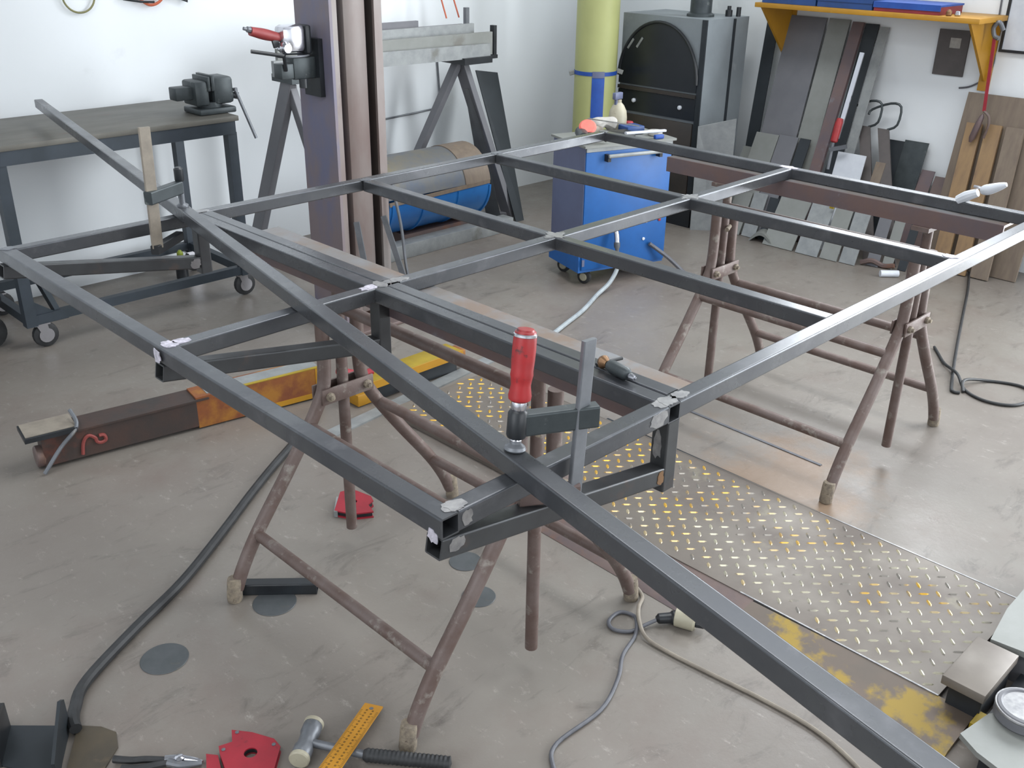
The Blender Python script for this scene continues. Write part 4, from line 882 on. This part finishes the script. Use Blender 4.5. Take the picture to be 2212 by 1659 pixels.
cable('black_cable', [(4.72, 1.66, .006), (4.45, 1.555, .006), (4.153, 1.449, .006), (3.73, 1.297, .006), (3.40, 1.172, .006), (3.352, 1.145, .006), (3.358, 1.125, .006)], .0058, 'rubber', 'straight black cable running away over the floor at the right')
cable('coiled_cable', [(3.70, 1.37, .006), (3.654, 1.336, .006), (3.565, 1.270, .008), (3.47, 1.185, .024), (3.393, 1.120, .006), (3.358, 1.032, .006), (3.40, .950, .006), (3.517, .930, .006), (3.575, .995, .006), (3.535, 1.095, .006), (3.44, 1.145, .022), (3.375, 1.12, .006)], .0055, 'rubber', 'coiled black cable loop on the floor at the right edge')

# ---------------------------------------------------------------- small things on the floor
MG = thing('welding_magnet', 'red arrow-shaped welding magnet with round hole between pliers and hammer', 'magnet', (.67, 1.38, 0), 'welding magnets')
def magnet(par, pts, hole, z0, z1, r=.013):
    n = len(pts); c = Vector(hole)
    ring = [Vector((c.x + r * math.cos(a * PI / 12), c.y + r * math.sin(a * PI / 12))) for a in range(24)]
    P = [Vector(p) for p in pts]
    # densify the outline and bridge it to the hole ring
    D = []
    for i in range(n):
        a, b = P[i], P[(i + 1) % n]; k = max(1, int((b - a).length / .008))
        D += [a.lerp(b, t / k) for t in range(k)]
    vs = []; fs = []; Ld = len(D)
    for z in (z0, z1): vs += [(p.x, p.y, z) for p in D] + [(p.x, p.y, z) for p in ring]
    T = Ld + 24
    def ang(p): return math.atan2(p.y - c.y, p.x - c.x)
    near = [min(range(24), key=lambda k: (ring[k] - p).length) for p in D]
    for s_ in (0, T):
        for i in range(Ld):
            j = (i + 1) % Ld; fs.append((s_ + i, s_ + j, s_ + Ld + near[i]))
            a, b = near[i], near[j]; stp = 1 if ((b - a) % 24) <= 12 else -1
            while a != b: a2 = (a + stp) % 24; fs.append((s_ + j, s_ + Ld + a, s_ + Ld + a2)); a = a2
    for i in range(Ld): j = (i + 1) % Ld; fs.append((i, j, T + j, T + i))
    for i in range(24): j = (i + 1) % 24; fs.append((Ld + i, Ld + j, T + Ld + j, T + Ld + i))
    return MB().add(vs, fs)
op = [(.679, 1.454), (.705, 1.42), (.727, 1.375), (.725, 1.349), (.676, 1.300), (.612, 1.355), (.630, 1.415), (.638, 1.433), (.663, 1.425)]
build('side_plate', magnet(MG, op, (.674, 1.375), .013, .016), 'redmag', MG)
build('side_plate', magnet(MG, op, (.674, 1.375), .0, .003), 'redmag', MG)
build('magnet_core', magnet(MG, [(.672 + (x - .672) * .93, 1.378 + (y - 1.378) * .93) for x, y in op], (.674, 1.375), .003, .013, .0135), 'blackm', MG)
for (x, y) in ((.683, 1.440), (.718, 1.362), (.640, 1.418)): build('rivet', MB().lathe([(.004, 0), (.004, .0012), (0, .002)], (x, y, .016), n=10), 'steelg', MG)
M2 = thing('welding_magnet', 'smaller red magnet piece tucked against the left side of the big red magnet', 'magnet', (.61, 1.40, 0), 'welding magnets')
build('side_plate', MB().extr([(.612, 1.436, .009), (.627, 1.417, .009), (.606, 1.362, .009), (.585, 1.385, .009)], (0, 0, .003)), 'redmag', M2)
build('magnet_core', MB().extr([(.611, 1.433, .0), (.625, 1.416, .0), (.605, 1.364, .0), (.587, 1.386, .0)], (0, 0, .009)), 'redmag', M2)
M3 = thing('welding_magnet', 'red welding magnet lying on the floor beneath the middle of the frame', 'magnet', (1.36, 1.97, 0), 'welding magnets')
o3 = [(1.302, 1.978), (1.371, 2.047), (1.405, 2.036), (1.420, 1.969), (1.410, 1.945), (1.388, 1.940), (1.376, 1.900), (1.327, 1.930)]
build('side_plate', magnet(M3, o3, (1.368, 1.980), .016, .020, .010), 'redmag', M3)
build('side_plate', magnet(M3, o3, (1.368, 1.980), .0, .004, .010), 'redmag', M3)
build('magnet_core', magnet(M3, [(1.365 + (x - 1.365) * .93, 1.972 + (y - 1.972) * .93) for x, y in o3], (1.368, 1.980), .004, .016, .0105), 'blackm', M3)
build('steel_edge', MB().bar((1.302, 1.972, .010), (1.352, 2.030, .010), .010, .019), 'galv', M3)
HM = thing('hammer', 'mallet hammer with grey steel head, cream faces and black ribbed grip', 'hammer', (.80, 1.25, 0))
ha, hb_ = Vector((.800, 1.345, .024)), Vector((.728, 1.288, .024)); hd_ = (hb_ - ha)
build('head', MB().lathe([(.018, 0), (.0195, .004), (.0195, .024), (.0165, .032), (.0165, .056), (.0195, .064), (.0195, .084), (.018, .088)], ha, hd_, 24), 'steelg', HM)
build('face', MB().lathe([(.018, -.007), (.0205, -.005), (.0205, .001), (.0197, .003)], ha, hd_, 24), 'cream', HM)
build('face', MB().lathe([(.0197, .085), (.0205, .087), (.0205, .093), (.018, .095)], ha, hd_, 24), 'cream', HM)
hm = (ha + hb_) / 2
build('neck', MB().tube([hm, (.800, 1.262, .021), (.830, 1.215, .018)], .0085, 12, smooth=False), 'steelg', HM)
n0 = Vector((.828, 1.217, .018)); n1 = Vector((.938, 1.083, .016)); L_ = (n1 - n0).length
build('grip', MB().lathe([(.010, 0)] + [(.0125 + (.0016 if k % 2 else 0), .004 + k * .0042) for k in range(int(L_ / .0042) - 2)] + [(.014, L_ - .004), (0, L_)], n0, n1 - n0, 16), 'rubber', HM)
RU = thing('ruler', 'orange-yellow ruler with dark scale marks lying across the hammer', 'ruler', (.83, 1.25, .03))
ra_, rb_ = Vector((.9285, 1.3155, .012)), Vector((.735, 1.205, .046)); rd_ = (rb_ - ra_); rl = rd_.length; rdn = rd_.normalized(); rs = rdn.cross(Vector((0, 0, 1))).normalized(); rn = rs.cross(rdn).normalized()
if rn.z < 0: rn = -rn
build('blade', MB().bar(ra_, rb_, .040, .003, (0, 0, 1)), 'rulery', RU)
hl = MB().lathe([(.0045, 0), (.0045, .0003), (0, .0003)], ra_ + rdn * .014 + rn * .0016, rn, 14); build('hang_hole', hl, 'steelg', RU)
tk = MB()
for k in range(6, int(rl / .004)):
    for s_ in (-1, 1):
        h_ = .009 if k % 5 == 0 else .005
        c = ra_ + rdn * (k * .004) + rs * (s_ * (.0195 - h_ / 2)) + rn * .00165
        tk.add([c + rdn * x * .0005 + rs * y * h_ / 2 for x, y in ((-1, -1), (1, -1), (1, 1), (-1, 1))], [(0, 1, 2, 3)])
build('scale_marks', tk, 'ink', RU, kind='stuff', smooth=False)
fb = MB()
for k in range(2, int(rl / .010)):                       # the small figures beside the marks, too fine to read
    for s_ in (-1, 1):
        c = ra_ + rdn * (k * .010 + .002) + rs * (s_ * .0065) + rn * .00165
        for q in (-1, 0, 1): fb.add([c + rdn * (x * .0005 + q * .0018) + rs * y * .0022 for x, y in ((-1, -1), (1, -1), (1, 1), (-1, 1))], [(0, 1, 2, 3)])
build('figure_marks', fb, 'ink', RU, kind='stuff', smooth=False)
PR = thing('combination_pliers', 'black-handled pliers with steel cutter head on the floor left of the red magnets', 'pliers', (.53, 1.49, 0))
build('handle', MB().tube([(.478, 1.548, .010), (.500, 1.520, .012), (.522, 1.502, .012), (.548, 1.478, .010)], lambda t: .0075 - .001 * t, 10), 'rubber', PR)
build('handle', MB().tube([(.478, 1.515, .010), (.500, 1.492, .012), (.525, 1.478, .012), (.550, 1.468, .010)], lambda t: .0075 - .001 * t, 10), 'rubber', PR)
build('jaw', MB().tube([(.548, 1.478, .010), (.570, 1.462, .010), (.590, 1.436, .010), (.597, 1.424, .009)], lambda t: .009 - .005 * t, 10), 'chrome', PR)
build('jaw', MB().tube([(.550, 1.468, .010), (.563, 1.447, .010), (.582, 1.432, .010), (.596, 1.423, .009)], lambda t: .009 - .005 * t, 10), 'steelg', PR)
build('pivot', MB().lathe([(.009, 0), (.009, .003), (.004, .005), (0, .005)], (.568, 1.457, .016), n=14), 'chrome', PR)
single('tube_offcut', MB().hollow((.944, 1.851, .0152), (1.076, 1.732, .0152), .030, .030, .0025, r=.003), 'blackm', 'short black square tube offcut lying beside the trestle foot', 'tube')
# dark bracket in the lower left corner
BR = thing('steel_bracket', 'dark steel bracket with two upright plates in the lower left corner', 'bracket', (.38, 1.70, 0))
build('base_sheet', MB().extr([(.30, 1.72, .001), (.352, 1.80, .001), (.455, 1.70, .001), (.38, 1.58, .001)], (0, 0, .004)), 'sheetd', BR)
build('upright_plate', MB().extr([(.452, 1.705, .001), (.400, 1.620, .001), (.375, 1.575, .001), (.375, 1.575, .05), (.438, 1.683, .090), (.450, 1.702, .075)], (.005, -.004, 0)), 'sheetd', BR)
build('upright_bar', MB().extr([(.352, 1.795, .001), (.300, 1.70, .001), (.300, 1.70, .08), (.333, 1.755, .088), (.350, 1.79, .07)], (.018, -.014, 0)), 'blackm', BR)
single('floor_patch', MB().extr([(.468, 1.690, .001), (.500, 1.655, .001), (.515, 1.62, .001), (.50, 1.58, .001), (.44, 1.53, .001), (.40, 1.53, .001), (.385, 1.565, .001)], (0, 0, .003)), 'olivepatch', 'dark olive-brown thin flat patch beside the dark bracket in the lower left corner', 'mat')  # thin dark olive-brown patch on the floor next to the bracket
